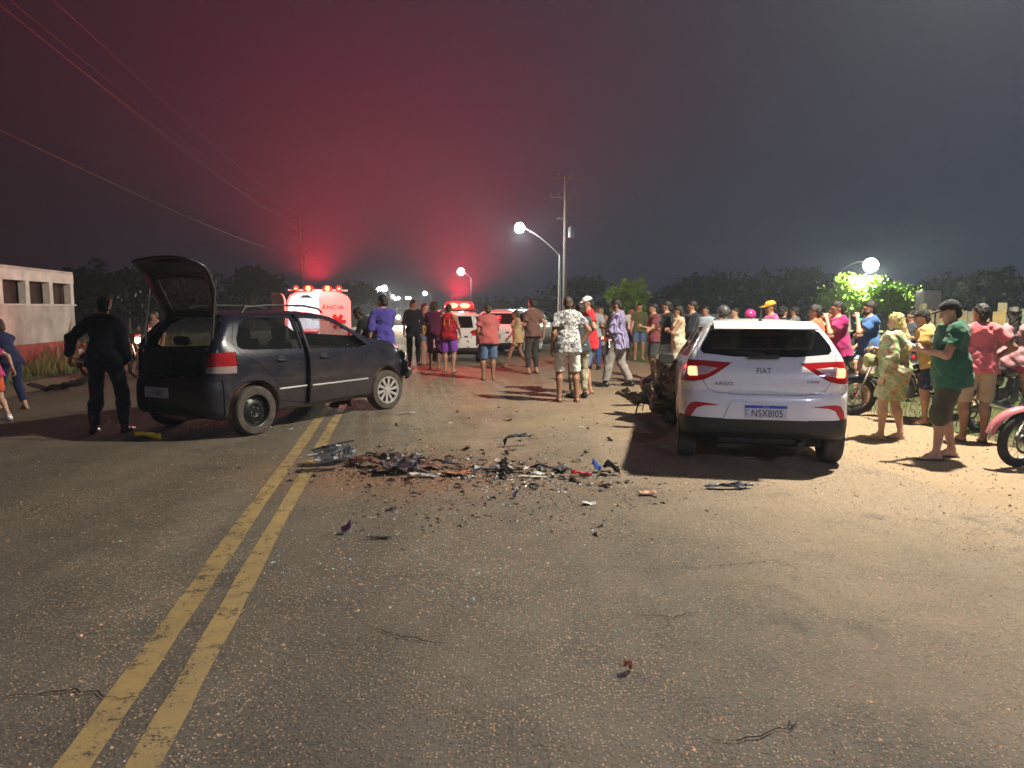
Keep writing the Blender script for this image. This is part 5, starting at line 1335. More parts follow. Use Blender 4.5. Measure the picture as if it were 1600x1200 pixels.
# ------------------------------------------------------------------ motorcycles
def motorcycle(px, py, face, label, col, group='motorcycles parked beside the crowd', light=None, tail=None, steer=12, name='motorcycle', loc=None, leanx=-6):
    rt = empty(name, loc if loc is not None else G(px, py), PI / 2 - R(face), label, 'motorcycle', group); rt.rotation_euler = (R(leanx), 0, PI / 2 - R(face))
    paint = mat('motorcycle_paint_%02d%02d%02d' % tuple(int(c * 99) for c in col), col, .25, coat=.8); eng = mat('engine_alloy', (.16, .16, .16), .45, .8); blk = BLKP
    def wh(x, st):
        e = bpy.data.objects.new('wheel', None); COL.objects.link(e); e.parent = rt; e.location = (x, 0, .295); e.rotation_euler = (0, 0, R(st))
        M = Matrix.Rotation(PI / 2, 4, 'X')
        prof = [(.295 + .045 * math.cos(a), .045 * math.sin(a)) for a in [2 * PI * k / 10 for k in range(10)]]; prof = [(r - .045, h) for r, h in prof]
        MB().lathe(prof, 32, M, True).build('tyre', TYRE, e, True)
        mb = MB().lathe([(.205, -.025), (.222, -.02), (.222, .02), (.205, .025)], 32, M, True).lathe([(0, -.05), (.04, -.05), (.05, 0), (.04, .05), (0, .05)], 12, M)
        for k in range(18):
            a = 2 * PI * k / 18; mb.tube([(.04 * math.cos(a), .03 * (-1) ** k, .04 * math.sin(a)), (.21 * math.cos(a + .25), 0, .21 * math.sin(a + .25))], .003, 4, False)
        mb.lathe([(.11, -.058), (.14, -.058), (.14, -.055), (.11, -.055)], 20, M, True); mb.build('rim', eng, e, True)
    wh(-.64, 0); wh(.66, steer)
    MB().tube([(-.64, .07, .295), (-.15, .10, .40), (-.15, -.10, .40), (-.64, -.07, .295)], .018, 6).tube([(-.15, 0, .40), (-.18, 0, .68), (.36, 0, .80), (.15, 0, .35), (-.15, 0, .40)], .02, 6).tube([(-.18, 0, .68), (-.75, 0, .80)], .016, 6).build('frame', blk, rt, True)
    for sd in (-1, 1): MB().tube([(-.62, sd * .11, .34), (-.50, sd * .11, .70)], [.03, .03], 8).build('shock_absorber', CHROME, rt, True)
    MB().box((.05, 0, .44), (.30, .20, .20), None, .04).lathe([(.075, 0), (.08, .03), (.07, .06), (.08, .09), (.07, .12), (.075, .16), (0, .17)], 12, Matrix.Translation((.16, 0, .5)) @ Matrix.Rotation(R(28), 4, 'Y')).lathe([(0, -.13), (.085, -.12), (.085, .12), (0, .13)], 14, Matrix.Translation((-.02, 0, .40)) @ Matrix.Rotation(PI / 2, 4, 'X')).build('engine', eng, rt, True)
    MB().tube([(.22, -.05, .52), (.30, -.09, .36), (.1, -.13, .27), (-.25, -.15, .30), (-.85, -.17, .42)], [.018, .02, .022, .04, .045], 8).build('exhaust_pipe', CHROME, rt, True)
    f = Field((-.1, -.2, .6), (.5, .2, 1.0), .02); f.ell((.18, 0, .80), (.24, .13, .11)); f.ell((.05, 0, .76), (.18, .10, .08), k=.05); link('fuel_tank', f.mesh('fuel_tank'), paint, rt)
    f = Field((-.85, -.2, .6), (.2, .2, .95), .02); f.cone((-.02, 0, .80), (-.42, 0, .79), .11, .12, flat=(0, 0, 1), fs=2.2); f.cone((-.42, 0, .80), (-.68, 0, .84), .11, .08, .03, flat=(0, 0, 1), fs=2.2); link('seat', f.mesh('seat'), mat('vinyl_seat', (.015, .015, .016), .5), rt)
    f = Field((-1, -.2, .45), (.1, .2, .9), .02); f.cone((-.20, 0, .66), (-.62, 0, .75), .10, .07, flat=(0, 1, 0), fs=1.1); link('side_panel', f.mesh('side_panel'), paint, rt)
    def fend(x, a0, a1, rr, m):
        V = []; F = []; n = 12
        for i in range(n + 1):
            a = R(a0 + (a1 - a0) * i / n)
            for q, yy in ((rr - .02, -.065), (rr + .012, -.045), (rr + .02, 0), (rr + .012, .045), (rr - .02, .065)): V.append((x + q * math.cos(a), yy, .295 + q * math.sin(a)))
        for i in range(n):
            for j in range(4): F.append((i * 5 + j, i * 5 + j + 1, i * 5 + j + 6, i * 5 + j + 5))
        me = mesh('mudguard', V, F, True); link('mudguard', me, m, rt)
    fend(.66, 10, 150, .33, paint); fend(-.64, 40, 190, .34, blk)
    for sd in (-1, 1): MB().tube([(.66, sd * .075, .295), (.45, sd * .075, .86), (.42, sd * .07, .94)], [.022, .02, .018], 8).build('fork_leg', CHROME, rt, True)
    MB().tube([(.20, .37, 1.02), (.33, .30, 1.04), (.42, .1, .97), (.42, -.1, .97), (.33, -.30, 1.04), (.20, -.37, 1.02)], .012, 6).tube([(.20, .38, 1.02), (.28, .34, 1.035)], .018, 6).tube([(.20, -.38, 1.02), (.28, -.34, 1.035)], .018, 6).build('handlebar', blk, rt, True)
    for sd in (-1, 1): MB().tube([(.33, sd * .27, 1.04), (.30, sd * .34, 1.18)], .006, 5).lathe([(0, -.01), (.05, -.008), (.055, .01), (0, .012)], 12, Matrix.Translation((.30, sd * .36, 1.20)) @ Matrix.Rotation(PI / 2, 4, 'Y')).build('mirror', blk, rt, True)
    hl = MB().lathe([(0, -.10), (.06, -.08), (.09, -.02), (.095, .03)], 16, Matrix.Translation((.53, 0, .92)) @ Matrix.Rotation(PI / 2, 4, 'Y')).box((.50, 0, .99), (.16, .20, .10), None, .03).build('headlight', paint, rt, True)
    MB().lathe([(.092, .028), (.08, .042), (0, .05)], 16, Matrix.Translation((.53, 0, .92)) @ Matrix.Rotation(PI / 2, 4, 'Y')).build('headlight_glass', HEADL if light else LAMPW, hl, True)
    MB().box((-.86, 0, .78), (.06, .12, .08), None, .02).build('tail_light', RED_TL if tail else LAMPR, rt, True)
    MB().box((-.90, 0, .62), (.008, .17, .13)).build('number_plate', GREYPL, rt)
    if light: lamp_light((.70, 0, .92), light, (1, .93, .78), .06, 110, rt, (1, 0, -.05), 'headlight_beam', .8)
    return rt
motorcycle(180, 592, 100, 'dark red motorcycle behind the policeman with its headlight shining', (.22, .02, .02), light=60, group='motorcycles parked on the left verge')
motorcycle(956, 566, 22, 'red motorcycle seen from behind, left of the man in the open shirt', (.35, .01, .015), tail=True)
motorcycle(1412, 652, 292, 'dark motorcycle behind the woman with bleached hair', (.02, .02, .025))
motorcycle(1338, 622, 300, 'dark motorcycle with a child on it behind the white hatchback', (.02, .025, .03))
motorcycle(1568, 668, 62, 'black motorcycle at the verge with a girl in pink seated on it', (.012, .012, .014), leanx=-3)
motorcycle(0, 0, 275, 'motorcycle with pink front mudguard, cut by the right edge of the view', (.50, .16, .18), loc=G(1598, 733) + Vector((.68, .05, 0)), steer=20)
motorcycle(585, 534, 185, 'oncoming motorcycle with dazzling headlight left of the man in the violet shirt', (.05, .05, .06), light=900, group='motorcycles parked on the left verge')
# ================================================================== BUILDINGS, FENCE, POLES, TREES
PLAS = mat('stained_plaster', (.46, .42, .38), .9, bump=.5, bscale=14, var=.35, vscale=1.3); LINT = mat('white_lintel_paint', (.62, .58, .54), .8, var=.2, vscale=3); REDB = mat('red_painted_dado', (.34, .05, .045), .85, var=.3, vscale=3)
def roadplane(px, off):
    """distance along the road where the pixel column px crosses the plane `off` across from the camera"""
    t = (px - 800) / FPX; d = Vector((t, 1, 0)); k = off / d.dot(RRT); return (d * k).dot(RDIR)
def building():
    OFF = -10.6; a0 = roadplane(-190, OFF); a1 = roadplane(120, OFF); H = 2.72; L = a1 - a0
    rt = empty('unfinished_building', rd(OFF, a1), math.atan2(RDIR.y, RDIR.x), 'low plastered building with square openings and a red dado at the left edge', 'building')
    # local x runs back along the road toward the camera as negative, y away from the road
    s0, s1 = 1.74, 2.42
    MB().box((-L / 2, .08, 0.58 + (s0 - .58) / 2), (L, .16, s0 - .58)).build('wall', PLAS, rt)
    MB().box((-L / 2, .07, .28), (L + .03, .19, .62)).build('dado', REDB, rt)
    MB().box((-L / 2, .10, (s1 + H) / 2), (L + .04, .24, H - s1)).build('lintel', LINT, rt)
    x = -.11
    bays = []
    while x > -L:
        MB().box((x, .09, (s0 + s1) / 2), (.22, .20, s1 - s0)).build('pillar', LINT, rt); bays.append(x); x -= 1.42
    MB().box((-L / 2, .06, s0 - .01), (L, .26, .05)).build('sill', LINT, rt)
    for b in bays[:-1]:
        MB().box((b - .71, .26, (s0 + s1) / 2), (1.2, .03, s1 - s0 + .1)).build('opening_dark_sheet', mat('opening_darkness', (.06, .032, .026), .9, var=.4, vscale=4), rt)  # dark sheet added to paint the darkness inside the opening
    MB().box((-.08, 2.6, H / 2), (.16, 4.9, H)).build('side_wall', PLAS, rt); MB().box((-L / 2, 5.1, H / 2), (L, .16, H)).build('rear_wall', PLAS, rt)
    MB().box((-L / 2, 2.6, H + .04), (L + .1, 5.2, .10)).build('roof', PLAS, rt)
building()

def fence():
    OFF = 10.9; a0 = roadplane(1418, OFF); a1 = roadplane(1720, OFF)
    rt = empty('paling_fence', rd(OFF, a1), math.atan2(RDIR.y, RDIR.x), 'upright timber paling fence behind the motorcycles at the right', 'fence')
    rg = random.Random(4); L = a0 - a1; n = int(L / .115)
    MS = [mat('fence_board_%s' % nm, c, .9, bump=.5, bscale=30, var=.3, vscale=4) for nm, c in (('ochre', (.30, .23, .10)), ('grey', (.20, .19, .12)), ('green', (.14, .19, .10)))]
    base = MB().box((0, 0, .80), (.095, .022, 1.62)).add([], [])
    me0 = None
    for i in range(n):
        x = i * .115; k = i / n; m = MS[2] if k < .42 and rg.random() < .85 else (MS[0] if rg.random() < .7 else MS[1])
        o = MB().box((0, 0, .80), (rg.uniform(.075, .10), .02, 1.56 + rg.uniform(-.06, .06))).build('board', m, rt, loc=(x, rg.uniform(-.006, .006), rg.uniform(-.01, .01)), rot=(0, rg.gauss(0, .012), 0))
    for z in (.35, 1.25): MB().box((L / 2, -.05, z), (L, .05, .07)).build('rail', MS[1], rt)
    for i in range(int(L / 2) + 1): MB().box((i * 2.0, -.11, .85), (.10, .10, 1.75)).build('post', MS[1], rt)
fence()
# far white boundary wall and gate posts behind the crowd
b = at(1078, 500, 40); b.z = 0
rt = empty('white_wall', b, 0, 'low whitewashed wall with dark gaps behind the couple at the centre right', 'wall')
WWH = mat('whitewash', (.55, .58, .66), .8, var=.15)
for i in range(5): MB().box((-1.6 + i * .95, 0, .72), (.72, .14, 1.0)).build('panel', WWH, rt); MB().box((-1.15 + i * .95, .1, .75), (.14, .14, 1.4)).build('post', mat('dark_post', (.03, .03, .035), .9), rt)
MB().box((.3, 0, .12), (4.9, .16, .20)).box((.3, .02, 1.28), (4.9, .1, .06)).build('plinth', WWH, rt)
lamp = None
# water tank on a stand
b = at(1450, 470, 45); 
rt = empty('water_tank', (b.x, 45, 0), 0, 'pale box shaped water tank standing above the fence', 'water tank')
MB().box((0, 0, 2.15), (1.15, 1.0, 1.2), None, .08).build('tank', mat('pale_tank', (.55, .57, .56), .6), rt, True)
for x in (-.45, .45):
    for y in (-.4, .4): MB().box((x, y, .78), (.12, .12, 1.55)).build('leg', M_CONC, rt)

# ---- power pole with crossarms and the wires
PCN = mat('dark_weathered_pole', (.07, .055, .05), .9, bump=.3, bscale=20, var=.2)
def power_pole(base, label, ang=0.0, h=10.2):
    rt = empty('power_pole', base, ang, label, 'power pole', 'power poles along the road')
    MB().tube([(0, 0, 0), (0, 0, h * .5), (0, 0, h)], [.17, .14, .10], 10).build('pole', PCN, rt, True)
    for z in (h - .15, h - 1.5, h - 3.0):
        MB().box((0, .12, z), (2.2 if z > h - 2 else 1.1, .10, .12)).build('crossarm', PCN, rt)
    for x in (-1.0, -.45, .45, 1.0):
        for z in (h - .05, h - 1.4): MB().lathe([(0, 0), (.035, 0), (.05, .05), (.03, .08), (.05, .11), (.03, .16), (0, .18)], 8, Matrix.Translation((x, .12, z))).build('insulator', mat('brown_insulator', (.12, .05, .03), .3), rt, True)
    MB().lathe([(0, 0), (.24, .03), (.26, .2), (.26, .7), (.2, .78), (0, .8)], 14, Matrix.Translation((.42, 0, h - 4.4))).build('transformer', M_LHEAD, rt, True)
    return rt
pb = at(882, 500, 51); pb.z = 0; power_pole(pb, 'tall power pole with crossarms behind the bracket street lamp', R(12), 11.0)
power_pole(rd(-9.2, -6), 'power pole on the left verge carrying the wires over the view', R(-9), 10.5)
power_pole(rd(-9.2, 72), 'far power pole on the left verge at the end of the wires', R(-9), 10.5)
M_WIRE = mat('power_cable', (.012, .010, .011), .8, spec=.1)
def wire(p, q, sag, label, r=.011):
    pts = [Vector(p).lerp(Vector(q), i / 30) + Vector((0, 0, -sag * 4 * (i / 30) * (1 - i / 30))) for i in range(31)]
    o = Vector(p); mb = MB().tube([a - o for a in pts], r, 5); ob = mb.build('power_wire', M_WIRE, None, True, loc=o); tag(ob, label, 'wire', 'overhead wires crossing the upper left')
for x, z, sg, lb in ((-1.0, 10.55, 1.1, 'uppermost outer overhead wire crossing the upper left sky'), (-.45, 10.55, 1.2, 'second overhead wire from the outside, crossing the upper left sky'), (.45, 10.55, 1.0, 'third overhead wire from the outside, crossing the upper left sky'),
                     (1.0, 9.1, 1.3, 'lower inner overhead wire crossing the upper left sky'), (0, 6.6, .9, 'thick low cable running down toward the open tailgate')):
    a = rd(-9.2 + x, -6, z); b = rd(-9.2 + x, 72, z); wire(a, b, sg, lb, .022 if z < 7 else .013)
pp_ = pb + Vector((1.0, 0, 8.1)); wire(pp_, at(1010, 318, 60) , .4, 'faint wire running right from the tall power pole', .014)

# ---- trees
BARK = mat('bark', (.10, .075, .055), .9, bump=.7, bscale=25)
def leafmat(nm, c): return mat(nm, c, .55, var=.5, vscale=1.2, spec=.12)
LF1 = leafmat('lamp_lit_leaves', (.19, .30, .035)); LF2 = leafmat('night_dark_leaves', (.0045, .0075, .0035));  # lamp light and night dark are put into these two leaf colours
def tree(base, h, rad, label, leaf, seed, n=3500, lsz=.10, name='broadleaf_tree', group=None, low=.35):
    rg = random.Random(seed); nr = np.random.RandomState(seed); rt = empty(name, base, rg.uniform(0, 6), label, 'tree', group)
    th = h * low; mb = MB().tube([(0, 0, 0), (.05, .03, th * .5), (.0, .08, th)], [.05 * h * .45 + .03, .04 * h * .4 + .02, .03 * h * .4 + .02], 8); tips = []
    for i in range(9):
        a = 2 * PI * i / 9 + rg.uniform(-.4, .4); el = rg.uniform(.2, 1.3); L = rad * rg.uniform(.55, .95)
        p1 = Vector((math.cos(a) * math.cos(el) * L, math.sin(a) * math.cos(el) * L, th + math.sin(el) * (h - th) * .75)); mid = Vector((0, .06, th)).lerp(p1, .5) + Vector((0, 0, .1 * h))
        mb.tube([(0, .06, th * .92), mid, p1], [.03 * h * .3 + .012, .02 * h * .3 + .008, .01], 5); tips += [p1, mid.lerp(p1, .6), mid]
    mb.build('trunk', BARK, rt, True)
    cl = []
    for t in tips:
        for _ in range(3): cl.append((t + Vector((rg.gauss(0, rad * .22), rg.gauss(0, rad * .22), rg.gauss(0, h * .07))), rg.uniform(.12, .34) * rad))
    C = np.array([c[0][:] for c in cl]); Rr = np.array([c[1] for c in cl]); k = nr.randint(0, len(cl), n)
    d = nr.normal(0, 1, (n, 3)); d /= np.linalg.norm(d, axis=1)[:, None]; P = C[k] + d * (Rr[k] * nr.uniform(.45, 1.1, n))[:, None] * np.array([1, 1, .75])
    P[:, 2] = np.maximum(P[:, 2], th * .7)
    a = nr.normal(0, 1, (n, 3)); a /= np.linalg.norm(a, axis=1)[:, None]; b = np.cross(a, nr.normal(0, 1, (n, 3))); b /= np.linalg.norm(b, axis=1)[:, None]
    s = lsz * nr.uniform(.6, 1.4, n)[:, None]; V = np.stack([P - a * s, P + b * s * .45, P + a * s, P - b * s * .45], 1).reshape(-1, 3); Q = np.arange(4 * n).reshape(n, 4)
    link('crown', mesh_np('crown', V, Q, False), leaf, rt); return rt
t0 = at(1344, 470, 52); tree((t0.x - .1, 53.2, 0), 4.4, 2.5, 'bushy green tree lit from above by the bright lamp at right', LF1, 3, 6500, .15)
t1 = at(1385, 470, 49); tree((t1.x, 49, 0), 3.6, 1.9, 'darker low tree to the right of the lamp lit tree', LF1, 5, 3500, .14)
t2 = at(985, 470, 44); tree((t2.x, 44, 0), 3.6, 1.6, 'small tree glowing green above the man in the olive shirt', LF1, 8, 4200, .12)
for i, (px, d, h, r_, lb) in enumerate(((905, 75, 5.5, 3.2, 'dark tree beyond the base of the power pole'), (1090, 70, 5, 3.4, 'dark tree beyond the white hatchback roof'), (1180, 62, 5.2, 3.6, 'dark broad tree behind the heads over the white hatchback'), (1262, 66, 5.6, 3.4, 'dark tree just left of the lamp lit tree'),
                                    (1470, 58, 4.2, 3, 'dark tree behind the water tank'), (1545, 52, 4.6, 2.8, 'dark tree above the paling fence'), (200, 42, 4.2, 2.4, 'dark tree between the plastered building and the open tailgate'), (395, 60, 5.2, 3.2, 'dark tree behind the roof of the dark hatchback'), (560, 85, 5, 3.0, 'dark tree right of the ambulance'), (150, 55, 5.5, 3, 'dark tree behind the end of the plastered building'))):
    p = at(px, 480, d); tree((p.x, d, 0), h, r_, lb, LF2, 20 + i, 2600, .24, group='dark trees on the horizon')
# far wood: one dark mass along the horizon
def far_wood():
    nr = np.random.RandomState(5); n = 26000; side = nr.randint(0, 2, n); al = nr.uniform(60, 330, n); off = np.where(side == 0, -nr.uniform(14, 60, n) - al * .04, nr.uniform(13, 90, n) + al * .03)
    hh = (1.9 + 1.0 * np.sin(al * .21 + side * 2) + 1.2 * np.sin(off * .4)) * nr.uniform(.05, 1, n) ** .7 + .2; P = np.stack([RRT.x * off + RDIR.x * al, RRT.y * off + RDIR.y * al, hh], 1)
    a = nr.normal(0, 1, (n, 3)); a /= np.linalg.norm(a, axis=1)[:, None]; b = np.cross(a, nr.normal(0, 1, (n, 3))); b /= np.linalg.norm(b, axis=1)[:, None]; s = .5 * nr.uniform(.6, 1.4, n)[:, None]
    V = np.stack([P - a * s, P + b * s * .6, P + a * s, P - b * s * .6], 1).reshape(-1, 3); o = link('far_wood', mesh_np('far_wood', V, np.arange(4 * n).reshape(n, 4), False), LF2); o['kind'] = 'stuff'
far_wood()
# ================================================================== the crowd
def pp(px, head, ground, face, label, **k):
    v = ground - HORIZ; H = (ground - head) / v * CAM_H; H = k.pop('H', max(1.1, min(1.88, H)))
    d = FPX * CAM_H / v; k.setdefault('res', .0125 if d < 11 else (.015 if d < 15 else .019))
    k.setdefault('group', 'bystanders gathered around the crash')
    return person(px, ground, H, face, label, **k)
c_ = cloth
NAVY = c_('navy_cloth', (.02, .025, .07)); BLK = c_('black_cloth', (.012, .012, .014)); UNI = c_('dark_uniform_cloth', (.012, .014, .022)); DEN = c_('blue_denim', (.09, .14, .26)); LDEN = c_('pale_denim', (.30, .38, .48)); GREY = c_('grey_trousers', (.26, .24, .23))
BOOT = mat('black_leather', (.012, .012, .012), .3, coat=.3); FLIP = mat('rubber_sandal', (.03, .025, .025), .7); WHT = c_('white_cloth', (.66, .65, .62)); KHK = c_('khaki_cloth', (.33, .26, .18)); TAN = c_('tan_cloth', (.42, .29, .15))
REDC = c_('red_cloth', (.46, .02, .03)); PINK = c_('salmon_pink_cloth', (.58, .14, .16)); HOTP = c_('hot_pink_cloth', (.48, .05, .18)); PURP = c_('purple_cloth', (.20, .06, .40)); VIO = c_('violet_blue_cloth', (.06, .045, .24))
GRN = c_('dark_green_cloth', (.025, .095, .06)); OLV = c_('olive_cloth', (.09, .10, .04)); ORG = c_('orange_red_cloth', (.62, .10, .04)); MAG = c_('magenta_cloth', (.24, .015, .09)); BLU = c_('mid_blue_cloth', (.04, .10, .24)); CRM = c_('cream_cloth', (.56, .46, .38)); YEL = c_('mustard_cloth', (.42, .28, .09))
FLOR = pattern('grey_leaf_print', ((.52, .50, .47), (.09, .10, .15)), 17); LACE = pattern('cream_lace', ((.55, .50, .38), (.30, .25, .16)), 22); ROBE = pattern('green_floral_print', ((.42, .40, .27), (.18, .38, .16), (.45, .12, .10)), 6, th=(.5, .56)); STRP = pattern('striped_shirt', ((.30, .30, .50), (.10, .06, .12)), 9, 'stripe')
YELP = pattern('yellow_black_print', ((.50, .34, .03), (.05, .04, .02)), 10); TANKP = pattern('red_sports_print', ((.42, .02, .02), (.16, .01, .03)), 5); CAMO = pattern('camo_cloth', ((.40, .36, .26), (.18, .18, .12)), 13)
# left side
pp(20, 497, 640, 288, 'woman in a navy tee shirt bending forward at the left edge', top=(NAVY, 'tee'), bottom=(NAVY, 1.8), hair='bun', hair_m=H_BRN, armL='reach', armR='reach', lean=22, feet=((-.1, .22), (.1, -.2)), female=True, skin_m=SK1)
pp(-8, 520, 657, 282, 'child in pink and orange walking out of the left edge of the view', H=1.30, top=(HOTP, 'tee'), bottom=(ORG, .8), hair='mid', hair_m=H_BRN, armL='reach', armR='swing_b', lean=10, feet=((-.1, .24), (.1, -.22)), female=True, skin_m=SK0, shoes=(WHT, 'shoe'))
off = pp(172, 463, 677, 352, 'policeman in dark uniform seen from behind, standing left of the dark hatchback', H=1.76, top=(UNI, 'long', {'loose': .024}), bottom=(UNI, 1.93, {'loose': .022}), armL='out', armR='down', headp=26, heady=-25, feet=((-.19, .0), (.17, .03)), shoes=(BOOT, 'boot'), fat=1.12, hair='crop', extras=(('vest', BLK), ('belt', BOOT)), skin_m=SK2, group='police officers')
pp(246, 487, 592, 200, 'bystander in a reddish shirt beyond the open tailgate', top=(c_('dusty_rose_cloth', (.35, .18, .15)), 'tee'), bottom=(KHK, .9), skin_m=SK2)
# by the dark hatchback and the police car
pp(588, 480, 606, 283, 'man in black leaning over the bonnet of the dark hatchback', H=1.78, top=(BLK, 'long'), bottom=(BLK, 1.9), lean=38, armL='reach', armR='reach', headp=22, feet=((-.12, .18), (.12, -.15)), skin_m=SK3)
pp(601, 458, 612, 335, 'man in a violet blue shirt and pale jeans seen from behind, beyond the bonnet', H=1.86, top=(VIO, 'half', {'loose': .016, 'hem': -.13}), bottom=(LDEN, 1.9), armL='down', armR='touch', heady=-30, skin_m=SK1, shoes=(BLK, 'shoe'))
pp(647, 466, 571, 170, 'policeman in dark uniform with his arms at his sides, right of the man in violet', H=1.84, top=(UNI, 'half', {'loose': .022}), bottom=(UNI, 1.93, {'loose': .02}), armL='down', armR='down', shoes=(BOOT, 'boot'), heady=-50, extras=(('vest', BLK),), group='police officers', skin_m=SK2)
pp(664, 463, 570, 120, 'woman in a yellow and black top and blue shorts facing the police car', H=1.74, top=(YELP, 'tank', {'loose': .02}), bottom=(DEN, .6), hair='pony', hair_m=H_BRN, armL='touch', armR='down', female=True, skin_m=SK1, shoes=(FLIP, 'flip'))
pp(679, 470, 577, 5, 'man in a dark purple shirt and long shorts left of the one in purple shorts', H=1.76, top=(c_('dark_plum_cloth', (.08, .01, .04)), 'tee', {'loose': .03}), bottom=(c_('dark_purple_cloth', (.07, .02, .09)), 1.1), armL='phone', armR='phone', skin_m=SK2, hair='curly', hair_m=H_BRN)
pp(702, 471, 582, 12, 'man in a red sports vest and purple shorts seen from behind', H=1.72, top=(TANKP, 'tank', {'loose': .026, 'hem': -.12}), bottom=(PURP, .92, {'hemloose': .05}), armL='cross_a', armR='swing_f', fat=1.15, skin_m=SK1, shoes=(FLIP, 'flip'), extras=(('text', '11', .26, c_('orange_print', (.65, .22, .04)), -.158, .22),))
pp(763, 477, 594, 348, 'stout man in a faded red tee shirt and denim shorts seen from behind', H=1.69, top=(c_('faded_red_cloth', (.40, .10, .10)), 'tee', {'loose': .03, 'hem': -.12}), bottom=(DEN, 1.0, {'hemloose': .04}), armL='down', armR='phone', fat=1.28, hair='bald', hair_m=H_BRN, skin_m=SK2, shoes=(FLIP, 'flip'))
pp(808, 482, 574, 268, 'person in a tan vest and shorts walking left across the red lit road', H=1.62, top=(TAN, 'tank', {'hem': -.16, 'loose': .03}), bottom=(TAN, .55), armL='swing_f', armR='swing_b', feet=((-.08, .34), (.08, -.34)), lean=6, female=True, skin_m=SK2, hair='mid', hair_m=H_BRN)
pp(832, 467, 584, 318, 'man in a brown tee shirt and dark trousers with a pale side stripe', H=1.84, top=(c_('brown_cloth', (.14, .07, .06)), 'tee', {'loose': .024}), bottom=(c_('dark_track_cloth', (.045, .04, .035)), 1.85, {'hemloose': .02}), armL='clasp', armR='down_back', hair='short', skin_m=SK1, shoes=(FLIP, 'flip'))
# centre group
pp(886, 464, 628, 352, 'man with shaved head in grey leaf print shirt and white shorts', H=1.81, top=(FLOR, 'tee', {'loose': .028, 'hem': -.13}), bottom=(WHT, 1.0, {'hemloose': .035}), armL='down', armR='low_hip', hair='bald', hair_m=H_BRN, fat=1.10, skin_m=SK2, feet=((-.13, .02), (.16, -.02)), shoes=(FLIP, 'flip'), heady=10, res=.0125)
pp(904, 474, 622, 340, 'man in camouflage trousers between the leaf print shirt and the red shirt', H=1.70, top=(c_('dark_teal_cloth', (.04, .05, .06)), 'tee'), bottom=(CAMO, 1.85), armL='cross_a', armR='cross_b', skin_m=SK3, shoes=(BLK, 'shoe'))
pp(916, 461, 616, 268, 'man in a red tee shirt and white cap with his hand on his hip', H=1.83, top=(REDC, 'tee', {'loose': .024, 'hem': -.13}), bottom=(DEN, 1.0), armL='hip', armR='hip', hair='crop', extras=(('cap', WHT),), skin_m=SK1, headp=14, heady=-12, feet=((-.11, .03), (.11, -.08)), shoes=(FLIP, 'flip'))
pp(928, 478, 577, 20, 'person in grey tee shirt and blue jeans behind the man with the white cap', H=1.70, top=(c_('blue_grey_cloth', (.30, .33, .36)), 'tee'), bottom=(c_('deep_blue_denim', (.04, .08, .24)), 1.9), skin_m=SK2, hair='short', shoes=(BLK, 'shoe'))
pp(938, 478, 566, 205, 'person in dark shorts with a hand to the face, left of the red motorcycle', H=1.66, top=(c_('dark_grey_cloth', (.05, .05, .06)), 'tank'), bottom=(BLK, .65), armL='chin', armR='cross_a', skin_m=SK1, hair='short', hair_m=H_BRN)
pp(968, 463, 604, 287, 'man in an open striped shirt and grey trousers looking at his hands', H=1.84, top=(STRP, 'rolled', {'loose': .032, 'hem': -.17, 'inner': WHT}), bottom=(GREY, 1.93, {'loose': .022, 'hemloose': .035}), armL='phone', armR='phone', hair='short', headp=24, skin_m=SK2, shoes=(BOOT, 'shoe'), feet=((-.13, .26), (.12, -.20)), lean=5)
pp(998, 470, 563, 182, 'man in an olive tee shirt and blue shorts facing the camera under the small tree', H=1.76, top=(OLV, 'tee'), bottom=(DEN, .9), skin_m=SK1, shoes=(FLIP, 'flip'))
pp(1020, 474, 592, 268, 'man in a maroon tee shirt in profile, left of the man in black', H=1.72, top=(c_('maroon_cloth', (.16, .04, .05)), 'tee'), bottom=(c_('charcoal_cloth', (.05, .05, .055)), 1.0), armL='phone', armR='phone', skin_m=SK1, shoes=(FLIP, 'flip'))
pp(1040, 469, 603, 284, 'man in a black tee shirt and faded jeans shorts with clasped hands', H=1.76, top=(BLK, 'tee'), bottom=(LDEN, .98), armL='touch', armR='touch', skin_m=SK1, hair='short', shoes=(FLIP, 'flip'))
pp(1058, 479, 607, 275, 'woman in a cream patterned dress with folded arms and long dark hair', H=1.66, top=(LACE, 'dress', {'len': .75}), armL='cross_a', armR='cross_b', hair='long', female=True, fat=1.12, skin_m=SK1, shoes=(FLIP, 'flip'))
pp(1080, 472, 603, 282, 'policeman in dark uniform looking left beside the white hatchback', H=1.76, top=(UNI, 'half', {'loose': .024}), bottom=(UNI, 1.93), armL='clasp', armR='clasp', shoes=(BOOT, 'boot'), skin_m=SK1, extras=(('vest', BLK),), group='police officers', hair='short')
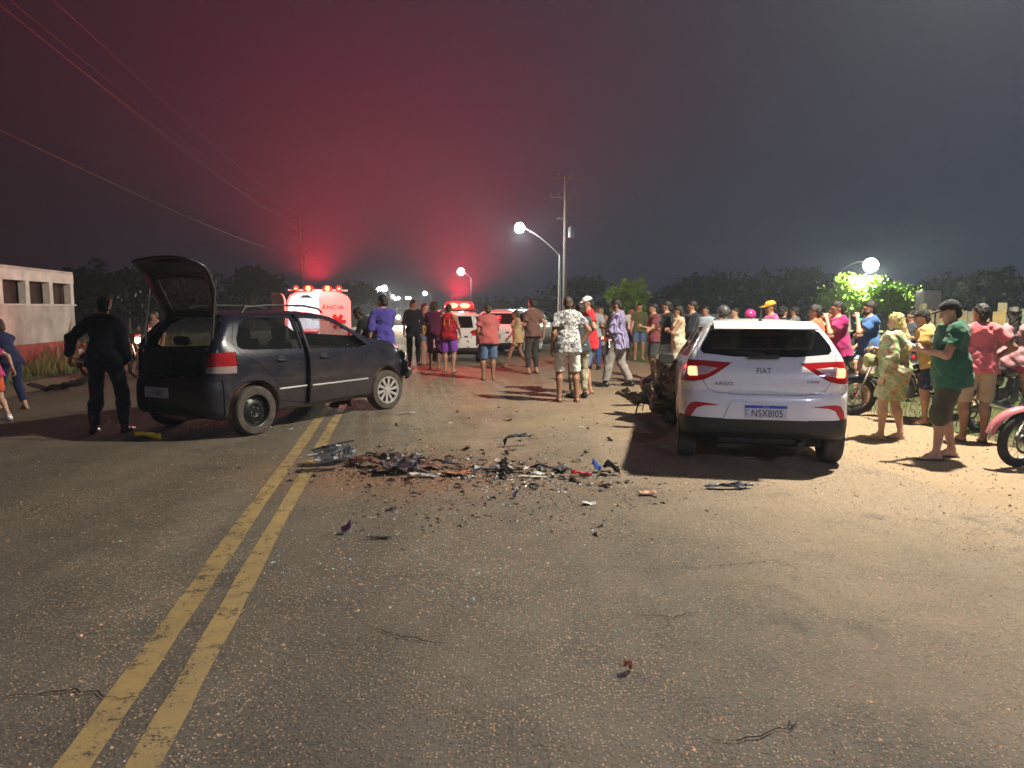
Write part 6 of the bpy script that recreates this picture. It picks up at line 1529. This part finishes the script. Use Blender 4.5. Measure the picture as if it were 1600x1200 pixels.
# heads showing over the white hatchback
HELM = mat('grey_helmet_shell', (.07, .07, .075), .2, coat=.8); PHELM = mat('pink_helmet_shell', (.45, .04, .20), .25, coat=.8); TEAL = c_('teal_cloth', (.04, .24, .20))
pp(1126, 480, 612, 165, 'person with a dark grey helmet behind the left end of the hatchback roof', H=1.66, top=(BLK, 'tee'), bottom=(DEN, 1.8), extras=(('helmet', HELM),), skin_m=SK2, hair='crop')
pp(1146, 484, 596, 250, 'person in a teal shirt right of the dark grey helmet', H=1.62, top=(TEAL, 'tee'), bottom=(DEN, 1.8), skin_m=SK1)
pp(1168, 488, 603, 60, 'person with a pink helmet behind the hatchback roof', H=1.58, top=(NAVY, 'tee'), bottom=(DEN, 1.8), extras=(('helmet', PHELM),), skin_m=SK2, hair='crop', female=True)
pp(1200, 468, 622, 268, 'man in an orange cap and hot pink shirt behind the hatchback roof', H=1.74, top=(HOTP, 'tee'), bottom=(DEN, 1.8), extras=(('cap', ORG if False else c_('orange_cap_cloth', (.60, .25, .03))),), skin_m=SK2, hair='crop', headp=12)
pp(1218, 482, 610, 60, 'man in a dark cap with one arm stretched out to the right', H=1.64, top=(BLK, 'tee'), bottom=(DEN, 1.8), extras=(('cap', BLK),), skin_m=SK1, hair='crop', armL='point')
pp(1268, 478, 643, 296, 'man in an orange red shirt at the right rear of the white hatchback', H=1.66, top=(ORG, 'tee', {'loose': .026}), bottom=(BLK, 1.0), skin_m=SK2, armL='phone', armR='down', fat=1.08)
pp(1305, 474, 640, 268, 'man in a magenta tee shirt holding a hand to his mouth', H=1.72, top=(MAG, 'tee', {'loose': .03}), bottom=(BLK, 1.0), armL='chin', armR='cross_a', skin_m=SK1, hair='crop', fat=1.12, lean=6)
pp(1352, 472, 640, 277, 'bearded man in blue tee shirt and cream shorts, hand to his mouth', H=1.72, top=(BLU, 'tee', {'loose': .024}), bottom=(CRM, .80, {'hemloose': .04}), armL='chin', armR='cross_a', hair='short', extras=(('beard', H_BLK),), skin_m=SK1, shoes=(BLK, 'shoe'), fat=1.06)
pp(1238, 485, 598, 300, 'person in a grey tee shirt between the dark cap and the orange red shirt', H=1.64, top=(c_('mid_grey_cloth', (.14, .14, .15)), 'tee'), bottom=(DEN, 1.8), skin_m=SK2)
pp(1290, 486, 606, 230, 'woman in a white top in the gap left of the magenta tee shirt', H=1.58, top=(WHT, 'tank'), bottom=(DEN, 1.8), female=True, hair='long', skin_m=SK1)
pp(1418, 500, 612, 250, 'person in a dark grey shirt behind the woman with bleached hair', H=1.56, top=(c_('slate_cloth', (.06, .07, .09)), 'tee'), bottom=(BLK, 1.0), skin_m=SK2, armL='phone')
pp(1100, 484, 592, 220, 'person in a pale blue tee shirt just right of the policeman by the hatchback', H=1.66, top=(LDEN, 'tee'), bottom=(BLK, 1.8), skin_m=SK2)
pp(985, 482, 558, 150, 'person in a white tee shirt between the striped shirt and the olive shirt', H=1.64, top=(WHT, 'tee'), bottom=(NAVY, 1.0), skin_m=SK2)
# right side
wo = pp(1392, 494, 686, 318, 'woman with long bleached hair in a green floral robe, seen from behind', H=1.55, top=(ROBE, 'robe', {'loose': .05, 'len': .85, 'sleeve': 1.15}), armL='down', armR='cross_b', hair='long', hair_m=H_BLD, female=True, fat=1.22, skin_m=SK0, shoes=(c_('pale_sandal', (.4, .3, .2)), 'flip'), feet=((-.10, .10), (.12, -.08)), headp=6)
yl = pp(1444, 489, 662, 292, 'person in a mustard top and navy shorts behind the man in green', H=1.60, top=(YEL, 'tee', {'loose': .03}), bottom=(NAVY, .95, {'hemloose': .04}), armL='phone', armR='hip', lean=14, hair='short', skin_m=SK1, fat=1.1, extras=(('cap', BLK),), shoes=(FLIP, 'flip'))
gm = pp(1476, 473, 716, 286, 'man in a dark green tee shirt and black cap tapping his phone', H=1.70, top=(GRN, 'tee', {'loose': .046, 'hem': -.15}), bottom=(c_('dark_olive_cloth', (.06, .055, .035)), 1.12, {'loose': .018, 'hemloose': .045}), armL='phone', armR='phone', hair='crop', extras=(('cap', BLK),), skin_m=SK1, headp=20, fat=1.12, shoes=(FLIP, 'flip'), feet=((-.12, .12), (.12, -.10)), res=.011)
pp(1520, 482, 690, 12, 'man in salmon pink tee shirt and khaki shorts, hand on hip, seen from behind', H=1.66, top=(PINK, 'tee', {'loose': .024}), bottom=(KHK, .98, {'hemloose': .035}), armL='down', armR='hip', hair='crop', skin_m=SK2, fat=1.06, heady=-20, shoes=(FLIP, 'flip'))
# seated on motorcycles
mk_ = G(1568, 668)
person(1576, 668, 1.58, 20, 'girl in pink top and hot pink shorts sitting on the black motorcycle', loc=mk_ + Vector((.02, -.02, 0)), seat=.99, feet=((-.36, .30), (.36, .30)), footz=(.25, .25), lift=(1, 1), top=(c_('dusty_pink_cloth', (.36, .18, .20)), 'tank'), bottom=(HOTP, .45), hair='long', female=True, skin_m=SK0, armL='lap', armR='lap', lean=2, group='bystanders gathered around the crash', res=.013)
mk_ = G(1338, 622)
person(1330, 622, 1.34, 250, 'child in a bright green cap and black shirt sitting on a motorcycle', loc=mk_ + Vector((.05, 0, 0)), seat=1.06, feet=((-.26, .34), (.26, .34)), footz=(.35, .35), lift=(1, 1), top=(BLK, 'tee'), bottom=(LDEN, .9), hair='crop', extras=(('cap', c_('green_cap_cloth', (.03, .42, .08))),), skin_m=SK1, armL='bars', armR='bars', lean=5, group='bystanders gathered around the crash', res=.015)
# things in hands
def phone(name, m, p, rz):
    return MB().box((0, 0, 0), (.075, .155, .01), None, .004).build(name, m, None, True, loc=p + Vector((0, 0, .03)), rot=(R(35), 0, rz))
SCR = mat('phone_screen_lit', (.3, .4, .6), .2, emit=(.45, .62, 1.0), es=1.6)
held(gm, 'R', 'phone', phone, SCR, 'lit phone held by the man in the green tee shirt', 'phone')
def helmet_obj(name, m, p, rz):
    f = Field((-.16, -.18, -.16), (.16, .18, .17), .012); f.ell((0, 0, 0), (.125, .145, .135)); f.ell((0, .02, -.16), (.10, .12, .09), op='s'); o = link(name, f.mesh(name), m); o.location = p + Vector((0, -.02, -.14)); o.rotation_euler = (0, 0, rz); return o
held(yl, 'L', 'motorcycle_helmet', helmet_obj, mat('blue_helmet_shell', (.10, .20, .34), .25, coat=.7), 'blue grey motorcycle helmet hanging from the hand of the person in the mustard top', 'helmet')
def bag_obj(name, m, p, rz):
    f = Field((-.16, -.10, -.22), (.16, .10, .12), .012); f.cone((-.08, 0, -.10), (.08, 0, -.10), .09, .09, flat=(0, 1, 0), fs=1.9)
    o = link(name, f.mesh(name), m); o.location = p + Vector((0, 0, -.06)); o.rotation_euler = (0, 0, rz)
    MB().tube([(-.08, 0, -.02), (-.05, 0, .12), (.05, 0, .12), (.08, 0, -.02)], .007, 6).build('strap', m, o, True); return o
held(wo, 'R', 'handbag', bag_obj, c_('olive_bag', (.28, .27, .12)), 'small olive handbag on the arm of the woman with bleached hair', 'handbag')
# ================================================================== wreckage on the road
def scrap(name, label, cat, loc, size, m, seed, flat=.35, rz=0.0, tilt=(0, 0), group=None, n=7):
    """a torn shell of plastic or metal with real thickness"""
    rg = random.Random(seed); V = []; F = []; ph = [rg.uniform(0, 6) for _ in range(6)]
    for i in range(n + 1):
        for j in range(n + 1):
            u, v = i / n - .5, j / n - .5; edge = max(abs(u), abs(v)) > .45; k = 1 + (rg.uniform(-.28, .12) if edge else 0)
            z = flat * (.5 * math.sin(4 * u + ph[0]) + .4 * math.sin(6 * v + 3 * u + ph[1]) + .22 * math.sin(14 * u - 9 * v + ph[2])) * min(size[0], size[1])
            z += rg.uniform(-.11, .11) * min(size[0], size[1]) * min(1, flat * 2)
            V.append(((u + rg.uniform(-.25, .25) / n) * size[0] * k, (v + rg.uniform(-.25, .25) / n) * size[1] * k, z))
    for i in range(n):
        for j in range(n):
            if rg.random() < .06: continue
            a = i * (n + 1) + j; F.append((a, a + 1, a + n + 2, a + n + 1))
    me = mesh(name, V, F, False); bm = bmesh.new(); bm.from_mesh(me); bmesh.ops.delete(bm, geom=[v for v in bm.verts if not v.link_faces], context='VERTS')
    bmesh.ops.solidify(bm, geom=bm.faces, thickness=min(.008, min(size) * .12)); M = Matrix.Rotation(R(tilt[0]), 4, 'X') @ Matrix.Rotation(R(tilt[1]), 4, 'Y'); bmesh.ops.transform(bm, matrix=M, verts=bm.verts)
    zm = min(v.co.z for v in bm.verts)
    for v in bm.verts: v.co.z -= zm
    bm.to_mesh(me); bm.free(); o = link(name, me, m); o.location = (loc[0], loc[1], .003); o.rotation_euler = (0, 0, rz); return tag(o, label, cat, group)
RUST = mat('soil_red_plastic', (.095, .04, .027), .8, var=.5, vscale=20); GRYM = mat('bare_grey_metal', (.33, .33, .37), .35, .6, bump=.4); WPL = mat('white_painted_fragment', (.40, .38, .35), .5); BPL = mat('black_fragment', (.014, .013, .014), .5); ORF = mat('orange_fragment', (.26, .095, .045), .6); BLF = mat('blue_plastic', (.03, .12, .42), .4); RDF = mat('red_lamp_shard', (.45, .03, .03), .2); GRYP = mat('brown_grey_plastic', (.06, .042, .042), .35)
def S(nm, lb, cat, px, py, sz, m, sd, **k): return scrap(nm, lb, cat, G(px, py), sz, m, sd, **k)
S('torn_grille', 'grey torn grille leaning at the left end of the wreckage heap', 'debris', 521, 724, (.46, .20), mat('dull_torn_grille', (.05, .05, .06), .5, .4), 1, flat=.25, rz=.5, tilt=(42, 12))
gr = [o for o in sc.objects if o.name == 'torn_grille'][0]
for k in range(7):
    u = -.2 + k * .062; MB().tube([(u, -.10, .03 + .004 * k), (u + .02, 0, .075 + .01 * k), (u + .015, .11, .155 + .004 * k)], .0065, 5).build('grille_bar', mat('worn_grille_bar', (.09, .09, .11), .35, .5), gr, True)
MB().tube([(-.24, -.10, .02), (0, -.11, .05), (.25, -.09, .06)], .011, 6).tube([(-.20, .10, .14), (0, .12, .17), (.26, .12, .20)], .010, 6).build('grille_frame', BPL, gr, True)
for k, (px, py, l, z, rz, lb) in enumerate(((585, 722, .34, .10, .2, 'curved black hose arching over the soil covered liner'), (605, 742, .30, .03, 2.6, 'thin black bar poking out left under the crumpled bumper piece'), (690, 727, .36, .05, -.3, 'black rubber seal strip trailing right of the crumpled bumper piece'), (760, 738, .30, .04, .5, 'bent black bar at the left side of the glass strewn patch'), (850, 735, .34, .05, -.4, 'bent black bar at the right side of the glass strewn patch'))):
    o = MB().tube([(-l / 2, 0, .012), (-l / 5, .03, z), (l / 6, -.02, z * .8), (l / 2, .04, .012)], .010, 6).build('bent_bar', BPL, None, True, loc=G(px, py), rot=(0, 0, rz)); tag(o, lb, 'debris')
S('crumpled_bumper', 'large crumpled brown plastic bumper piece at the middle of the wreckage', 'debris', 628, 738, (.42, .28), GRYP, 2, flat=.26, rz=.2, tilt=(20, 12), n=12)
S('torn_liner', 'soil covered red wheel liner between the grille and the bumper piece', 'debris', 575, 729, (.40, .18), RUST, 3, flat=.3, rz=-.2, tilt=(22, 0))
S('torn_liner', 'low red soil covered scrap just right of the crumpled bumper piece', 'debris', 668, 733, (.26, .14), RUST, 4, flat=.25, rz=.3, tilt=(10, 8))
S('white_trim', 'white curved trim strip lying right under the crumpled bumper piece', 'debris', 660, 746, (.24, .07), WPL, 5, flat=.3, rz=-.15)
S('orange_panel', 'flat orange brown fragment right of the white trim strip', 'debris', 716, 743, (.28, .12), ORF, 6, flat=.2, rz=.1)
S('black_strip', 'long thin dark splinter pointing left from the torn grille', 'debris', 492, 737, (.36, .05), BPL, 7, flat=.3, rz=.35)
S('bracket', 'black bracket with a bright tip standing above the wreckage, right of centre', 'debris', 810, 697, (.34, .05), BPL, 8, flat=.5, rz=.3, tilt=(12, 0))
S('pale_splinter', 'long pale splinter in the glass strewn patch', 'debris', 833, 747, (.30, .05), mat('pale_wood_fragment', (.42, .36, .26), .7), 9, flat=.2, rz=-.05)
S('blue_cap', 'small bright blue cap at the right end of the wreckage', 'debris', 932, 738, (.09, .09), BLF, 10, flat=.8, tilt=(15, 0), n=5)
S('red_shard', 'red lamp shard left of the blue cap', 'debris', 908, 744, (.20, .06), RDF, 11, flat=.4)
S('dark_lump', 'dark crumpled lump right of the blue cap', 'debris', 957, 742, (.16, .09), BPL, 12, flat=.8, n=5)
S('plastic_splinter', 'dark blade shaped plastic piece lying alone in front of the white hatchback', 'debris', 1132, 764, (.34, .07), mat('blue_black_plastic', (.025, .03, .045), .4), 13, flat=.35, rz=-.08)
S('plastic_splinter', 'short dark tail piece touching the lone blade shaped plastic', 'debris', 1163, 763, (.16, .045), BPL, 14, flat=.4, rz=.1)
S('crushed_can', 'small crushed purple and pink lump lying right of the yellow lines', 'debris', 541, 833, (.075, .05), mat('purple_pink_foil', (.14, .06, .12), .35, .3), 15, flat=1.0, tilt=(20, 10), n=5)
S('dry_leaf', 'curled reddish brown dry leaf on the near asphalt', 'debris', 981, 1048, (.042, .032), mat('dry_leaf_brown', (.22, .07, .03), .7), 16, flat=.9, tilt=(25, 20), n=5)
S('yellow_part', 'torn yellow plastic part on the road behind the dark hatchback', 'debris', 234, 687, (.30, .09), mat('yellow_plastic', (.65, .45, .02), .4), 17, flat=.5, rz=.15, tilt=(14, 0))
S('white_strip', 'flat white strip in front of the silver wheel of the dark hatchback', 'debris', 638, 647, (.24, .07), WPL, 18, flat=.15, rz=-.05)
S('wheel_liner', 'dark torn heap on the road left of the crushed wing of the white hatchback', 'debris', 990, 634, (.42, .22), BPL, 19, flat=.8, rz=.2, tilt=(15, 0))
S('fallen_branch', 'dark fallen branch lying on the left verge', 'debris', 92, 612, (1.0, .16), mat('dark_branch', (.03, .02, .015), .9), 20, flat=.8, rz=.1)
S('soil_lump', 'lump of red soil fallen under the dark hatchback door', 'debris', 533, 640, (.34, .16), RUST, 21, flat=.6)
S('silver_scrap', 'small bright metal scrap near the pale splinter', 'debris', 806, 778, (.06, .05), GRYM, 22, flat=.8, n=4)
S('pink_fragment', 'pale orange fragment lying right of the glass strewn patch', 'debris', 1012, 774, (.16, .07), mat('pale_orange_fragment', (.45, .25, .16), .6), 23, flat=.3, n=5)
S('dark_strip', 'dark flat strip lying right of the purple and pink lump', 'debris', 592, 842, (.16, .03), BPL, 24, flat=.3, n=5)
# smaller pieces: every one an object, sharing a few shapes
protos = []
for k in range(8):
    for m, nm, lb in ((BPL, 'dark_fragment', 'small dark plastic fragment scattered among the wreckage'), (WPL, 'white_fragment', 'small white fragment scattered among the wreckage'), (RUST, 'red_brown_fragment', 'small red brown fragment scattered among the wreckage')):
        o = scrap(nm, lb, 'debris', (0, 0, 0), (1, .45), m, 100 + k, flat=.35, n=3, group=lb.replace('small', 'small').replace('fragment', 'fragments')); protos.append(o)
rg = random.Random(77); used = set()
spots = []
for i in range(120):
    r_ = rg.random()
    if r_ < .62: px = rg.gauss(800, 75); py = 742 + rg.gauss(0, 14) + abs(px - 800) * .01
    elif r_ < .78: px = rg.gauss(600, 60); py = 725 + rg.gauss(0, 14)
    else: px = rg.uniform(560, 1000); py = rg.uniform(618, 800)
    spots.append((px, py))
for i, (px, py) in enumerate(spots):
    w_ = rg.random(); ty = 0 if w_ < .6 else (1 if w_ < .8 else 2); k = rg.randrange(8); p = protos[k * 3 + ty]
    if (k, ty) in used: o = p.copy(); COL.objects.link(o)
    else: o = p; used.add((k, ty))
    zone = 'in the glass strewn patch' if 700 < px < 900 and 715 < py < 770 else ('around the crumpled bumper piece' if px <= 700 and 700 < py < 770 else ('on the road beyond the wreckage' if py <= 715 else ('on the asphalt nearer than the wreckage' if py >= 770 else 'right of the wreckage near the blue cap')))
    base_ = ('dark plastic', 'white', 'red brown')[ty]; o['label'] = 'small %s fragment lying %s' % (base_, zone); o['group'] = 'small %s fragments lying %s' % (base_, zone)
    s = rg.lognormvariate(math.log(.075), .5); o.location = G(px, py) + Vector((0, 0, .003)); o.scale = (s, s, s); o.rotation_euler = (0, 0, rg.uniform(0, 6.3))
for k in range(8):
    for ty in range(3):
        if (k, ty) not in used: bpy.data.objects.remove(protos[k * 3 + ty])
# glass crumbs and plastic dust: nobody could count them
GLS = mat('glass_crumbs', (.50, .66, .62), .12, spec=1.0, var=.4, vscale=50); 
def scatter(name, n, fn, size, m, seed, flat=.5):
    rg = np.random.RandomState(seed); P = fn(rg, n); P = np.array([G(a, b)[:2] for a, b in P]); n = len(P)
    base = np.array([(1, .2, 0), (-.5, .8, .1), (-.6, -.8, 0), (.1, .1, .9)]); F = np.array([(0, 1, 3), (1, 2, 3), (2, 0, 3)])
    s = rg.lognormal(math.log(size), .5, n); th = rg.uniform(0, 6.3, n); B = base[None] * (1 + rg.uniform(-.5, .5, (n, 4, 3)))
    X = (B[..., 0] * np.cos(th)[:, None] - B[..., 1] * np.sin(th)[:, None]) * s[:, None] + P[:, :1]; Y = (B[..., 0] * np.sin(th)[:, None] + B[..., 1] * np.cos(th)[:, None]) * s[:, None] + P[:, 1:2]
    V = np.stack([X, Y, B[..., 2] * s[:, None] * flat + .001], -1).reshape(-1, 3); o = link(name, mesh_np(name, V, (F[None] + np.arange(n)[:, None, None] * 4).reshape(-1, 3), False), m); o['kind'] = 'stuff'
scatter('glass_crumbs', 1100, lambda r, n: np.concatenate([np.stack([r.normal(800, 70, n // 2), r.normal(750, 13, n // 2)], 1), np.stack([r.normal(640, 150, n // 2), r.normal(850, 45, n // 2)], 1)]), .0042, GLS, 1)
scatter('plastic_crumbs', 1500, lambda r, n: np.concatenate([np.stack([r.normal(790, 90, n // 2), r.normal(738, 13, n // 2)], 1), np.stack([r.normal(610, 80, n // 4), r.normal(730, 12, n // 4)], 1), np.stack([r.uniform(540, 1010, n // 4), r.uniform(620, 830, n // 4)], 1)]), .013, BPL, 2)
scatter('soil_crumbs', 1500, lambda r, n: np.concatenate([np.stack([r.normal(620, 90, n // 2), r.normal(735, 14, n // 2)], 1), np.stack([r.normal(800, 160, n // 2), r.normal(770, 30, n // 2)], 1)]), .011, RUST, 3)
scatter('pale_crumbs', 170, lambda r, n: np.stack([r.normal(815, 80, n), r.normal(748, 15, n)], 1), .010, WPL, 4)
scatter('boot_litter', 120, lambda r, n: np.stack([r.normal(345, 60, n), r.normal(664, 8, n)], 1), .012, GLS, 5)
# ================================================================== haze
def haze(dens=.00105, col=(.78, .90, 1.0), top=12.2):
    m = bpy.data.materials.new('night_haze'); m.use_nodes = True; nt = m.node_tree; nt.nodes.clear()
    out = nt.nodes.new('ShaderNodeOutputMaterial'); v = nt.nodes.new('ShaderNodeVolumePrincipled')
    v.inputs['Density'].default_value = dens; v.inputs['Color'].default_value = (*col, 1); v.inputs['Anisotropy'].default_value = .15
    nt.links.new(v.outputs[0], out.inputs['Volume'])
    mb = MB().box((10, 190, (top - 1.2) / 2), (560, 460, top + 1.2))
    o = mb.build('haze', m); o['kind'] = 'stuff'
haze()
